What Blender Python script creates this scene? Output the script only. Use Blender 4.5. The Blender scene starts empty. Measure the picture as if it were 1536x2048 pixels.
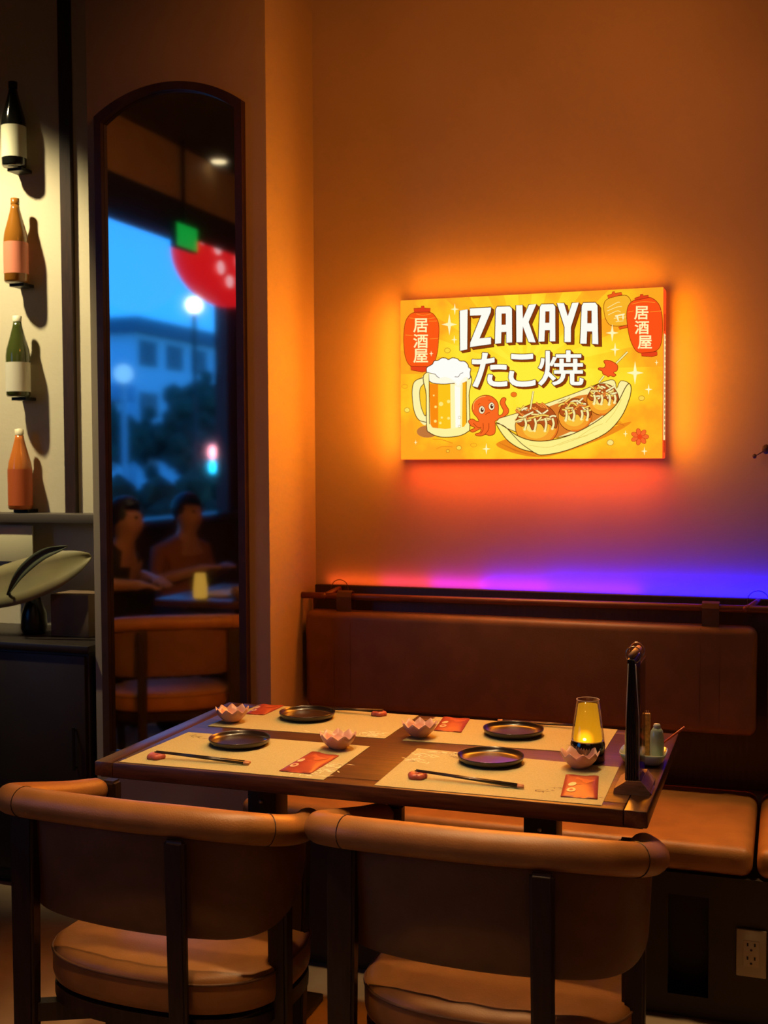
import bpy, bmesh, math, random
from mathutils import Vector, Matrix
random.seed(7)
PI = math.pi
SC = bpy.context.scene
COL = SC.collection

# ------------------------------------------------------------------ camera, world, light, exposure
def add_cam():
    f, psi, th, ro = 2335.4, 0.3324, 0.0449, -0.0045
    fw = Vector((-math.sin(psi)*math.cos(th), math.cos(psi)*math.cos(th), -math.sin(th)))
    rt = Vector((math.cos(psi), math.sin(psi), 0)); up = rt.cross(fw)
    r2 = rt*math.cos(ro)+up*math.sin(ro); u2 = up*math.cos(ro)-rt*math.sin(ro)
    cd = bpy.data.cameras.new('camera'); c = bpy.data.objects.new('camera', cd); COL.objects.link(c)
    m = Matrix((r2, u2, -fw)).transposed().to_4x4(); m.translation = (0, 0, 1.42)
    c.matrix_world = m
    cd.sensor_fit = 'VERTICAL'; cd.sensor_height = 24.0; cd.lens = f/2048*24.0
    cd.clip_start = 0.05; cd.clip_end = 300
    cd.dof.use_dof = True; cd.dof.focus_distance = 2.75; cd.dof.aperture_fstop = 4.0
    SC.camera = c
add_cam()
vs = SC.view_settings
vs.view_transform = 'Standard'; vs.look = 'None'; vs.exposure = 0.0; vs.gamma = 1.0; vs.use_curve_mapping = False
SC.cycles.max_bounces = 8; SC.cycles.caustics_reflective = False; SC.cycles.caustics_refractive = False
SC.cycles.sample_clamp_indirect = 3.0
try:
    SC.cycles.use_denoising = True
except Exception:
    pass

def lin(h):
    h = h.lstrip('#'); v = [int(h[i:i+2], 16)/255 for i in (0, 2, 4)]
    return tuple(x/12.92 if x <= .04045 else ((x+.055)/1.055)**2.4 for x in v)

W = bpy.data.worlds.new('dusk_sky'); SC.world = W; W.use_nodes = True
nt = W.node_tree; nt.nodes.clear()
o_ = nt.nodes.new('ShaderNodeOutputWorld'); bg = nt.nodes.new('ShaderNodeBackground')
tc = nt.nodes.new('ShaderNodeTexCoord'); sp = nt.nodes.new('ShaderNodeSeparateXYZ'); rp = nt.nodes.new('ShaderNodeValToRGB')
nt.links.new(tc.outputs['Generated'], sp.inputs[0]); nt.links.new(sp.outputs['Z'], rp.inputs[0])
rp.color_ramp.elements[0].position = 0.0; rp.color_ramp.elements[0].color = (*lin('#4caef6'), 1)
rp.color_ramp.elements[1].position = 0.7; rp.color_ramp.elements[1].color = (*lin('#1a6ad2'), 1)
e_ = rp.color_ramp.elements.new(0.13); e_.color = (*lin('#2897f2'), 1)
nt.links.new(rp.outputs[0], bg.inputs[0]); nt.links.new(bg.outputs[0], o_.inputs[0])
bg.inputs[1].default_value = 1.85

def lamp(name, kind, loc, target, energy, color, size=.1, size_y=None, spot=60, blend=.5, parent=None):
    d = bpy.data.lights.new(name, kind); d.energy = energy; d.color = color
    if kind == 'AREA':
        d.size = size
        if size_y: d.shape = 'RECTANGLE'; d.size_y = size_y
    else:
        d.shadow_soft_size = size
    if kind == 'SPOT': d.spot_size = math.radians(spot); d.spot_blend = blend
    o = bpy.data.objects.new(name, d); COL.objects.link(o); o.location = loc
    o.rotation_euler = (Vector(target)-Vector(loc)).to_track_quat('-Z', 'Y').to_euler()
    return o
# recessed warm downlight over the table, one over the chairs, a wall washer on the bottles, one over the next table
lamp('table_downlight', 'SPOT', (-.72, 3.15, 3.27), (-.73, 2.72, .75), 145, (1, .66, .30), .05, spot=45, blend=.6)
lamp('bench_downlight', 'SPOT', (1.05, 3.12, 3.27), (1.0, 2.95, .6), 150, (1, .66, .30), .05, spot=60, blend=.8)
lamp('chair_downlight', 'SPOT', (-.95, 2.16, 3.27), (-.95, 2.12, .5), 130, (1, .60, .27), .05, spot=40, blend=.8)
lamp('aisle_downlight', 'SPOT', (-1.0, 1.40, 3.27), (-.95, 1.93, .5), 75, (1, .60, .27), .06, spot=40, blend=.8)
lamp('bottle_washer', 'SPOT', (-3.02, 2.74, 3.27), (-2.62, 3.6, 1.72), 290, (1, .83, .46), .04, spot=50, blend=.8)
lamp('next_table_downlight', 'SPOT', (-2.55, 1.0, 3.27), (-2.7, 1.2, .75), 20, (1, .64, .34), .06, spot=40, blend=.7)
lamp('wall_glow_fill', 'SPOT', (.15, 1.9, 3.22), (-.92, 3.6, 2.12), 78, (1, .25, .025), .12, spot=72, blend=1)  # added orange spot, no fixture: broadens the sign's glow over the walls
lamp('room_fill', 'AREA', (.3, -1.2, 3.25), (-.6, 2.0, .6), 5, (1, .62, .36), 2.2, 2.2)  # added soft warm fill behind the camera, lifts the faces turned to it
# light thrown by the sign: its face into the room, its four sides along the wall
SX0, SX1, SZ0, SZ1, SY = -1.159, -.347, 1.419, 1.9215, 3.52
scx, scz = (SX0+SX1)/2, (SZ0+SZ1)/2
SGO = (1, .27, .008)
lamp('sign_face_light', 'AREA', (scx, SY-.012, scz), (scx, 0, scz), 25, SGO, SX1-SX0, SZ1-SZ0)
lamp('sign_top_light', 'AREA', (scx, 3.534, SZ1+.012), (scx, 3.62, SZ1+1), 1.7, (1, .25, .004), SX1-SX0, .02)
lamp('sign_under_light', 'AREA', (scx, 3.534, SZ0-.012), (scx, 3.62, SZ0-1), 1.9, (1, .10, .01), SX1-SX0, .02)
lamp('sign_right_light', 'AREA', (SX1+.012, 3.534, scz), (SX1+1, 3.58, scz), 1.7, (1, .24, .004), .02, SZ1-SZ0)
lamp('sign_left_light', 'AREA', (SX0-.012, 3.534, scz), (SX0-1, 3.58, scz), 2.2, (1, .24, .010), .02, SZ1-SZ0)
# colour-changing strip behind the bench backboard
segs = [(-1.44, -1.25, (1, .11, .02), .07), (-1.25, -1.08, (.8, .05, .14), .10), (-1.08, -.90, (.30, .01, .45), .24), (-.90, -.70, (.10, .004, .9), .52),
        (-.70, -.42, (.03, .003, 1), 1.2), (-.42, .2, (0, .002, 1), 3.0), (.2, 2.4, (.05, .02, 1), 6)]
for a, b, c_, e in segs:
    lamp('cove_strip_light', 'AREA', ((a+b)/2, 3.572, 1.012), ((a+b)/2, 3.60, 1.032), e*.62, c_, b-a, .012).data.spread = math.radians(140)

# ------------------------------------------------------------------ materials
MATS = {}
def mat(name, color, rough=.5, metal=0, var=.0, vscale=20, bump=0, bscale=80, spec=.5, coat=0, trans=0, stretch=None, emit=None, estr=1.0, sheen=0):
    if name in MATS: return MATS[name]
    if isinstance(color, str): color = lin(color)
    m = bpy.data.materials.new(name); m.use_nodes = True; n = m.node_tree; b = n.nodes['Principled BSDF']
    b.inputs['Base Color'].default_value = (*color, 1); b.inputs['Roughness'].default_value = rough; b.inputs['Metallic'].default_value = metal
    b.inputs['Specular IOR Level'].default_value = spec; b.inputs['Coat Weight'].default_value = coat
    b.inputs['Transmission Weight'].default_value = trans
    if emit is not None:
        b.inputs['Emission Color'].default_value = (*(lin(emit) if isinstance(emit, str) else emit), 1); b.inputs['Emission Strength'].default_value = estr
    tcn = n.nodes.new('ShaderNodeTexCoord'); mp = n.nodes.new('ShaderNodeMapping'); n.links.new(tcn.outputs['Object'], mp.inputs[0])
    if stretch: mp.inputs['Scale'].default_value = stretch
    if var > 0:
        t = n.nodes.new('ShaderNodeTexNoise'); t.inputs['Scale'].default_value = vscale; t.inputs['Detail'].default_value = 5
        n.links.new(mp.outputs[0], t.inputs[0])
        r = n.nodes.new('ShaderNodeValToRGB'); n.links.new(t.outputs['Fac'], r.inputs[0])
        r.color_ramp.elements[0].position = .3; r.color_ramp.elements[1].position = .7
        r.color_ramp.elements[0].color = (*[max(0, c*(1-var)) for c in color], 1); r.color_ramp.elements[1].color = (*[min(1, c*(1+var)) for c in color], 1)
        n.links.new(r.outputs[0], b.inputs['Base Color'])
    if bump > 0:
        t2 = n.nodes.new('ShaderNodeTexNoise'); t2.inputs['Scale'].default_value = bscale; t2.inputs['Detail'].default_value = 4
        n.links.new(mp.outputs[0], t2.inputs[0])
        bp = n.nodes.new('ShaderNodeBump'); bp.inputs['Strength'].default_value = bump; bp.inputs['Distance'].default_value = .002
        n.links.new(t2.outputs['Fac'], bp.inputs['Height']); n.links.new(bp.outputs[0], b.inputs['Normal'])
    MATS[name] = m
    return m
def emis(name, color, strength=1.0):
    if name in MATS: return MATS[name]
    if isinstance(color, str): color = lin(color)
    m = bpy.data.materials.new(name); m.use_nodes = True; n = m.node_tree; n.nodes.clear()
    o = n.nodes.new('ShaderNodeOutputMaterial'); e = n.nodes.new('ShaderNodeEmission'); e.inputs[0].default_value = (*color, 1); e.inputs[1].default_value = strength
    n.links.new(e.outputs[0], o.inputs[0]); MATS[name] = m; return m
def thin_glass(name, tint, refl=.12, rough=.02, edge=.7):
    m = bpy.data.materials.new(name); m.use_nodes = True; n = m.node_tree; n.nodes.clear()
    o = n.nodes.new('ShaderNodeOutputMaterial'); mx = n.nodes.new('ShaderNodeMixShader'); t = n.nodes.new('ShaderNodeBsdfTransparent'); g = n.nodes.new('ShaderNodeBsdfGlossy')
    fr = n.nodes.new('ShaderNodeLayerWeight'); pw = n.nodes.new('ShaderNodeMath'); pw.operation = 'POWER'; pw.inputs[1].default_value = 3.0; mul = n.nodes.new('ShaderNodeMath'); mul.operation = 'MULTIPLY_ADD'
    mul.inputs[1].default_value = edge; mul.inputs[2].default_value = refl; n.links.new(fr.outputs['Facing'], pw.inputs[0])
    t.inputs[0].default_value = (*tint, 1); g.inputs['Roughness'].default_value = rough
    n.links.new(pw.outputs[0], mul.inputs[0]); n.links.new(mul.outputs[0], mx.inputs[0]); n.links.new(t.outputs[0], mx.inputs[1]); n.links.new(g.outputs[0], mx.inputs[2]); n.links.new(mx.outputs[0], o.inputs[0])
    MATS[name] = m; return m

M_wall = mat('plaster_beige', (.50, .41, .29), .9, var=.06, vscale=3, bump=.35, bscale=60)
M_wallc = mat('plaster_cream', (.60, .54, .40), .9, var=.05, vscale=3, bump=.3, bscale=60)
M_ceil = mat('ceiling_dark', (.035, .024, .018), .9, var=.1, vscale=5)
M_bulk = mat('bulkhead_tan', (.42, .27, .13), .7, var=.08, vscale=4)
M_floor = mat('floor_tile', (.34, .24, .15), .38, var=.18, vscale=6, bump=.1, bscale=30)
M_wood = mat('walnut', (.078, .028, .011), .36, spec=.4, var=.45, vscale=9, stretch=(1.2, 14, 14), bump=.08, bscale=30)
M_woodb = mat('walnut_border', (.076, .028, .012), .30, var=.4, vscale=9, stretch=(14, 1.2, 14), bump=.08, bscale=30)
M_dark = mat('dark_stained_wood', (.028, .012, .007), .42, var=.35, vscale=14, stretch=(8, 8, 1), bump=.08, bscale=40)
M_rod = mat('red_brown_rod', (.16, .045, .02), .38, var=.3, vscale=16, stretch=(1, 12, 12))
M_leather = mat('tan_leather', (.41, .165, .042), .40, var=.14, vscale=14, bump=.28, bscale=260, spec=.45)
M_leatherb = mat('brown_leather', (.19, .082, .030), .44, var=.14, vscale=12, bump=.25, bscale=240, spec=.4)
M_panel = mat('bench_panel', (.032, .019, .010), .6, var=.2, vscale=8)
M_black = mat('black_steel', (.012, .011, .011), .4, metal=.3)
M_stone = mat('pale_stone', (.5, .45, .34), .6, var=.1, vscale=12)

# ------------------------------------------------------------------ helpers
def add(name, me, m=None, parent=None, smooth=False):
    if m is not None and len(me.materials) == 0: me.materials.append(m)
    if smooth:
        for p in me.polygons: p.use_smooth = True
    o = bpy.data.objects.new(name, me); COL.objects.link(o)
    if parent is not None: o.parent = parent
    return o
def fin(name, bm, m, parent=None, smooth=False, auto=None):
    bmesh.ops.recalc_face_normals(bm, faces=bm.faces[:])
    me = bpy.data.meshes.new(name); bm.to_mesh(me); bm.free()
    o = add(name, me, m, parent, smooth or auto is not None)
    if auto is not None:
        try: me.set_sharp_from_angle(angle=math.radians(auto))
        except Exception: pass
    return o
def thing(name, label, cat, loc=(0, 0, 0), rz=0, group=None):
    o = bpy.data.objects.new(name, None); COL.objects.link(o); o.location = loc; o.rotation_euler = (0, 0, rz); o.empty_display_size = .1
    return tag(o, label, cat, group)
def tag(o, label, cat, group=None):
    o['label'] = label; o['category'] = cat
    if group: o['group'] = group
    return o
def struct(o):
    o['kind'] = 'structure'; return o
def dup(root, loc, rz, label, group=None):
    r = root.copy(); COL.objects.link(r); r.location = loc; r.rotation_euler = (0, 0, rz); r['label'] = label
    if group: r['group'] = group
    for ch in list(root.children):
        c = ch.copy(); COL.objects.link(c); c.parent = r
        for g in list(ch.children):
            d = g.copy(); COL.objects.link(d); d.parent = c
    return r
def box(bm, x0, x1, y0, y1, z0, z1, bev=0, seg=2):
    r = bmesh.ops.create_cube(bm, size=1)
    vs_ = r['verts']
    bmesh.ops.scale(bm, vec=(x1-x0, y1-y0, z1-z0), verts=vs_); bmesh.ops.translate(bm, vec=((x0+x1)/2, (y0+y1)/2, (z0+z1)/2), verts=vs_)
    if bev > 0:
        es = list({e for v in vs_ for e in v.link_edges})
        bmesh.ops.bevel(bm, geom=es, offset=bev, segments=seg, affect='EDGES', profile=.5)
def bx(name, d, m, parent=None, bev=0, seg=2, smooth=None):
    bm = bmesh.new(); box(bm, *d, bev, seg)
    return fin(name, bm, m, parent, auto=40 if bev > 0 else None)
def lathe(bm, prof, n=32, c=(0, 0, 0), mod=None):
    rings = []
    for i, (r, z) in enumerate(prof):
        if r < 1e-6: rings.append([bm.verts.new((c[0], c[1], c[2]+z))]); continue
        ring = []
        for k in range(n):
            a = 2*PI*k/n; rr, zz = (r, z) if mod is None else mod(i, a, r, z)
            ring.append(bm.verts.new((c[0]+rr*math.cos(a), c[1]+rr*math.sin(a), c[2]+zz)))
        rings.append(ring)
    for A, B in zip(rings, rings[1:]):
        for k in range(n):
            a0, a1 = A[k % len(A)], A[(k+1) % len(A)]; b0, b1 = B[k % len(B)], B[(k+1) % len(B)]
            q = [a0, a1, b1, b0]; u = []
            for v in q:
                if v not in u: u.append(v)
            if len(u) >= 3:
                try: bm.faces.new(u)
                except ValueError: pass
def catmull(P, n=8, closed=False):
    P = [Vector(p) for p in P]; out = []; N = len(P)
    for i in range(N if closed else N-1):
        p1 = P[i]; p2 = P[(i+1) % N]
        p0 = P[i-1] if (i > 0 or closed) else p1*2-p2; p3 = P[(i+2) % N] if (i+2 < N or closed) else p2*2-p1
        for k in range(n):
            t = k/n
            out.append(.5*((2*p1)+(p2-p0)*t+(2*p0-5*p1+4*p2-p3)*t*t+(3*p1-p0-3*p2+p3)*t**3))
    if not closed: out.append(P[-1])
    return out
def tube(bm, path, r, seg=10, caps=True, closed=False, sy=1.0):
    path = [Vector(p) for p in path]; N = len(path); rings = []
    up = Vector((0, 0, 1))
    for i, p in enumerate(path):
        t = (path[(i+1) % N]-path[i-1]) if (closed or 0 < i < N-1) else (path[1]-path[0] if i == 0 else path[-1]-path[-2])
        t.normalize(); s = t.cross(up)
        if s.length < 1e-3: s = t.cross(Vector((0, 1, 0)))
        s.normalize(); u = s.cross(t); rr = r[i] if isinstance(r, (list, tuple)) else r
        rings.append([bm.verts.new(p+s*rr*math.cos(2*PI*k/seg)+u*rr*sy*math.sin(2*PI*k/seg)) for k in range(seg)])
    for i in range(N if closed else N-1):
        A, B = rings[i], rings[(i+1) % N]
        for k in range(seg): bm.faces.new((A[k], A[(k+1) % seg], B[(k+1) % seg], B[k]))
    if caps and not closed:
        bm.faces.new(rings[0]); bm.faces.new(rings[-1])
def prism(bm, pts, z0, z1):
    a = [bm.verts.new((x, y, z0)) for x, y in pts]; b = [bm.verts.new((x, y, z1)) for x, y in pts]
    n = len(pts); bm.faces.new(a); bm.faces.new(b)
    for i in range(n): bm.faces.new((a[i], a[(i+1) % n], b[(i+1) % n], b[i]))
def ball(bm, c, r, sub=2, sc=(1, 1, 1)):
    q = bmesh.ops.create_icosphere(bm, subdivisions=sub, radius=r)
    bmesh.ops.scale(bm, vec=sc, verts=q['verts']); bmesh.ops.translate(bm, vec=c, verts=q['verts'])

# ------------------------------------------------------------------ room shell
XW, XR, YF, YB, YP = -4.0, 3.2, -4.2, 3.6, 3.234
XC = -1.484; ZC = 3.3
struct(bx('floor', (XW-.2, XR, YF, YB+.2, -.1, 0), M_floor))
struct(bx('ceiling', (XW-.2, XR, YF, YB+.2, ZC, ZC+.1), M_ceil))
struct(bx('wall_back', (XC-.02, XR, YB, YB+.15, 0, ZC), M_wall))
struct(bx('wall_pier', (-2.105, XC, YP, YB+.15, 0, ZC), M_wall, bev=.004))
struct(bx('wall_bottles', (XW-.2, -2.1, YB, YB+.15, 0, ZC), M_wallc))
struct(bx('wall_right', (XR, XR+.15, YF, YB+.15, 0, ZC), M_wall))
struct(bx('wall_front', (XW-.2, XR+.15, YF-.15, YF, 0, ZC), M_wall))
# street side wall: solid below the sill, piers and a window bay
WY0, WY1, WZ0, WZ1 = -1.56, .9, 1.02, 3.0
bm = bmesh.new()
box(bm, XW-.2, XW, YF, YB, 0, WZ0); box(bm, XW-.2, XW, YF, YB, WZ1, ZC); box(bm, XW-.2, XW, WY1, YB, WZ0, WZ1); box(bm, XW-.2, XW, YF, WY0-.25, WZ0, WZ1)
struct(fin('wall_left', bm, mat('wall_dark_brown', (.05, .03, .02), .8, var=.1)))
w1 = struct(bx('window_1', (XW-.12, XW-.02, WY0-.25, WY0, WZ0, WZ1), mat('window_post_maroon', (.05, .012, .010), .5)))
bx('window_sill', (XW-.16, XW+.08, WY0-.25, WY1, WZ0-.04, WZ0+.01), M_dark, w1, .004)
bx('window_frame', (XW-.11, XW-.05, .62, .68, WZ0, WZ1), M_dark, w1)
G_win = thin_glass('window_glass', (.98, .99, 1), .006, .02, .15)
for a, b in ((WY0, .62), (.68, WY1)): bx('pane', (XW-.085, XW-.08, a, b, WZ0, WZ1), G_win, w1)
struct(bx('trim_1', (-3.50, -3.45, YF, YB, 2.98, ZC-.001), M_bulk, bev=.01))
struct(bx('trim_2', (-3.49, -3.46, YF, YB, 2.782, 2.98), mat('header_dark', (.018, .012, .009), .8)))
# dark vertical reveal strip and shelf line on the bottle wall
struct(bx('trim_3', (-2.443, -2.400, YB-.022, YB, 1.232, ZC), M_dark))

# ------------------------------------------------------------------ arched mirror
def arch_pts(x0, x1, z0, zs, za, n=24):
    pts = [(x0, z0), (x1, z0), (x1, zs)]
    c = (x0+x1)/2; hw = (x1-x0)/2; s = za-zs; R = (hw*hw+s*s)/(2*s); a0 = math.asin(hw/R)
    for k in range(1, n): a = a0-2*a0*k/n; pts.append((c+R*math.sin(a), za-R+R*math.cos(a)))
    pts.append((x0, zs)); return pts
mx0, mx1, mz0 = -2.062, -1.552, .46
mir = thing('arched_mirror', 'tall arched wall mirror in a dark wooden frame, reflecting a blue dusk window', 'mirror', (-1.807, YP, mz0))
out = arch_pts(mx0, mx1, mz0, 2.495, 2.575); inn = arch_pts(mx0+.024, mx1-.024, mz0+.03, 2.474, 2.552)
bm = bmesh.new(); O = Vector((-1.807, YP, mz0))
def P3(p, y): return bm.verts.new((p[0]-O.x, y-O.y, p[1]-O.z))
fo = [P3(p, YP-.028) for p in out]; fi = [P3(p, YP-.028) for p in inn]; bo = [P3(p, YP-.0015) for p in out]; bi = [P3(p, YP-.010) for p in inn]
n = len(out)
for i in range(n):
    j = (i+1) % n
    bm.faces.new((fo[i], fo[j], fi[j], fi[i])); bm.faces.new((fo[i], bo[i], bo[j], fo[j])); bm.faces.new((fi[i], fi[j], bi[j], bi[i]))
fin('frame', bm, mat('mirror_frame_wood', (.06, .026, .012), .45, var=.3, vscale=10), mir)
mm = bpy.data.materials.new('mirror_silver'); mm.use_nodes = True; n_ = mm.node_tree; n_.nodes.clear()
oo = n_.nodes.new('ShaderNodeOutputMaterial'); gg = n_.nodes.new('ShaderNodeBsdfGlossy'); gg.inputs[0].default_value = (.88, .89, .90, 1); gg.inputs['Roughness'].default_value = .04
n_.links.new(gg.outputs[0], oo.inputs[0])
bm = bmesh.new()
bm.faces.new([bm.verts.new((p[0]-O.x, -.009, p[1]-O.z)) for p in arch_pts(mx0+.02, mx1-.02, mz0+.026, 2.477, 2.556)])
fin('mirror_glass', bm, mm, mir)

# ------------------------------------------------------------------ bench along the wall
BX1 = 2.6
bench = thing('banquette_bench', 'long built-in bench with tan leather seat and hanging brown leather back cushions', 'bench', (XC, 3.3, 0))
def W_(o):   # world-built part of a thing at a location: keep world coordinates
    o.matrix_parent_inverse = Matrix.Translation(o.parent.location).inverted(); return o
def bpart(name, d, m, bev=0, seg=3): return W_(bx(name, d, m, bench, bev, seg))
bm = bmesh.new()
box(bm, XC+.004, -.275, 3.0, 3.02, 0, .37); box(bm, -.175, BX1, 3.0, 3.02, 0, .37); box(bm, -.275, -.175, 3.0, 3.02, .313, .37); box(bm, -.275, -.175, 3.0, 3.02, 0, .056)
box(bm, -.29, -.16, 3.09, 3.1, 0, .36); box(bm, XC+.004, XC+.03, 3.02, 3.56, 0, .37)
W_(fin('base_panel', bm, M_panel, bench))
for a, b in ((XC+.006, -.071), (-.061, 1.3), (1.31, BX1)):
    bpart('seat_cushion', (a, b, 2.995, 3.55, .372, .448), M_leather, .028, 5)
    bpart('back_cushion', (a+.014, b-.004, 3.445, 3.52, .625, .938), M_leatherb, .026, 5)
bpart('backboard', (XC+.022, BX1, 3.535, 3.560, .45, 1.012), M_dark, .004)
bm = bmesh.new(); tube(bm, [(XC-.002, 3.480, .982), (-1.2, 3.480, .983), (BX1, 3.480, 1.0)], .0105, 12)
W_(fin('hanging_rod', bm, M_rod, bench, smooth=True))
for x in (-1.387, -.089, 1.3):
    bm = bmesh.new(); z = .982+(x-XC)*.0043
    tube(bm, [(x-.016, 3.478, z+.001), (x-.008, 3.486, z+.003), (x+.006, 3.51, z+.014), (x+.014, 3.536, z+.018)], [.011, .011, .0085, .0085], 10); ball(bm, (x-.018, 3.476, z), .0115, 2)
    pg = W_(fin('rod_peg', bm, M_rod, bench, smooth=True))
    bm = bmesh.new(); tube(bm, catmull([(x+.014+.030*math.cos(a), 3.532, z+.018+.030*math.sin(a)) for a in [k*PI/8 for k in range(16)]], 1, True), .0015, 5, closed=True)
    W_(fin('peg_ring', bm, mat('brass_dull', (.25, .15, .08), .4, metal=.8), bench))
for x0, x1 in ((-1.357, -1.308), (-.228, -.180)):
    bm = bmesh.new(); z = .982+(x0-XC)*.0043
    pr = [(3.467, .90), (3.464, z), (3.470, z+.012), (3.480, z+.016), (3.490, z+.012), (3.496, z), (3.499, .93)]
    for (ya, za), (yb, zb) in zip(pr, pr[1:]):
        bm.faces.new([bm.verts.new(v) for v in ((x0, ya, za), (x1, ya, za), (x1, yb, zb), (x0, yb, zb))])
    bmesh.ops.remove_doubles(bm, verts=bm.verts[:], dist=1e-5)
    s = W_(fin('hanging_strap', bm, mat('strap_leather', (.09, .04, .018), .5, var=.1), bench))
    md = s.modifiers.new('thick', 'SOLIDIFY'); md.thickness = .004; md.offset = 1
for x in (-1.36, -1.305, -.231, -.177):
    bm = bmesh.new(); tube(bm, [(x, 3.470, .9375), (x, 3.452, .931), (x, 3.4452, .91), (x, 3.4448, .80), (x, 3.4448, .66)], .0012, 5); W_(fin('cushion_seam', bm, M_leatherb, bench))
bm = bmesh.new(); box(bm, XC+.02, BX1, 3.570, 3.586, .985, 1.004)
W_(fin('light_strip_channel', bm, mat('strip_channel', (.5, .5, .5), .5), bench))

# power outlet on the bench front
out_ = thing('power_outlet', 'cream double power outlet on the dark bench front', 'power outlet', (-.072, 3.0, .188))
bx('cover_plate', (-.036, .036, -.009, -.0005, -.060, .060), mat('outlet_cream', (.42, .36, .24), .5), out_, .003)
bx('socket_insert', (-.019, .019, -.0105, -.0085, -.033, .033), mat('outlet_insert', (.5, .43, .29), .5), out_, .001)
for zc in (.017, -.017):
    bm = bmesh.new()
    for sx in (-.0085, .0085): box(bm, sx-.002, sx+.002, -.0112, -.0102, zc+.002, zc+.010)
    q = bmesh.ops.create_circle(bm, cap_ends=True, segments=12, radius=.003); bmesh.ops.rotate(bm, matrix=Matrix.Rotation(PI/2, 3, 'X'), verts=q['verts']); bmesh.ops.translate(bm, vec=(0, -.0112, zc-.007), verts=q['verts'])
    fin('socket_slots', bm, M_black, out_)

# ------------------------------------------------------------------ illuminated sign
sign = thing('light_box_sign', 'glowing orange lightbox sign with beer mug, takoyaki and Japanese lettering', 'sign', (SX0, SY, SZ0))
bm = bmesh.new(); sw, sh = SX1-SX0, SZ1-SZ0
box(bm, 0, sw, .004, .0795, 0, sh, .004, 2)
fin('sign_box', bm, mat('sign_side_red', (.8, .1, .03), .4, emit='#ff4a1c', estr=.85), sign)
# cream edge strip with dark slots seen on the right side
bx('edge_strip', (sw, sw+.0012, .018, .060, .055, sh-.135), emis('edge_cream', '#ffdf9a', 1.0), sign)
for k in range(19):
    z = .07+k*.0158
    bx('edge_slot', (sw+.0012, sw+.0018, .034, .044, z, z+.0095), mat('slot_dark', (.25, .03, .0), .6), sign)
for z in (.018, sh-.125): bx('edge_slot', (sw, sw+.001, .034, .044, z, z+.05), mat('slot_dark', (.25, .03, .0), .6), sign)
# printed face: orange field with a bright yellow middle and rays
pm = bpy.data.materials.new('sign_print_field'); pm.use_nodes = True; n_ = pm.node_tree; n_.nodes.clear()
N = n_.nodes.new; L = n_.links.new
po = N('ShaderNodeOutputMaterial'); pe = N('ShaderNodeEmission'); L(pe.outputs[0], po.inputs[0]); pe.inputs[1].default_value = 1.0
t = N('ShaderNodeTexCoord'); mp = N('ShaderNodeMapping'); L(t.outputs['Object'], mp.inputs[0]); mp.inputs['Location'].default_value = (-.40, 0, -.27)
sx = N('ShaderNodeSeparateXYZ'); L(mp.outputs[0], sx.inputs[0])
def mth(op, a, b=None, cl=False):
    m_ = N('ShaderNodeMath'); m_.operation = op; m_.use_clamp = cl
    for i, v in enumerate((a, b)):
        if v is None: continue
        if isinstance(v, (int, float)): m_.inputs[i].default_value = v
        else: L(v, m_.inputs[i])
    return m_.outputs[0]
ang = mth('ARCTAN2', sx.outputs['Z'], sx.outputs['X'])
ray = mth('GREATER_THAN', mth('SINE', mth('MULTIPLY', ang, 17.0)), 0.0)
rx = mth('MULTIPLY', mth('POWER', mth('ABSOLUTE', mth('DIVIDE', sx.outputs['X'], .47)), 2.0), 1.0)
rz = mth('POWER', mth('ABSOLUTE', mth('DIVIDE', mth('ADD', sx.outputs['Z'], .01), .33)), 2.0)
rad = mth('SQRT', mth('ADD', rx, rz))
nz = N('ShaderNodeTexNoise'); nz.inputs['Scale'].default_value = 9; nz.inputs['Detail'].default_value = 4; L(t.outputs['Object'], nz.inputs[0])
upz = mth('MULTIPLY', mth('GREATER_THAN', sx.outputs['Z'], .0), .16)
fac = mth('MULTIPLY', mth('ADD', mth('ADD', rad, mth('MULTIPLY', ray, upz)), mth('MULTIPLY', mth('SUBTRACT', nz.outputs['Fac'], .5), .95)), 1.03)
cr = N('ShaderNodeValToRGB'); L(fac, cr.inputs[0]); ce = cr.color_ramp.elements
ce[0].position = .28; ce[0].color = (*lin('#ffe238'), 1); ce[1].position = 1.0; ce[1].color = (*lin('#fe9f20'), 1)
for p_, h_ in ((.58, '#ffd22a'), (.85, '#ffb620')):
    q = ce.new(p_); q.color = (*lin(h_), 1)
L(cr.outputs[0], pe.inputs[0]); pe.inputs[1].default_value = 1.12
bm = bmesh.new(); box(bm, 0.001, sw-.001, 0, .005, .001, sh-.001, .0015, 1)
fin('front_panel', bm, pm, sign)
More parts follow.
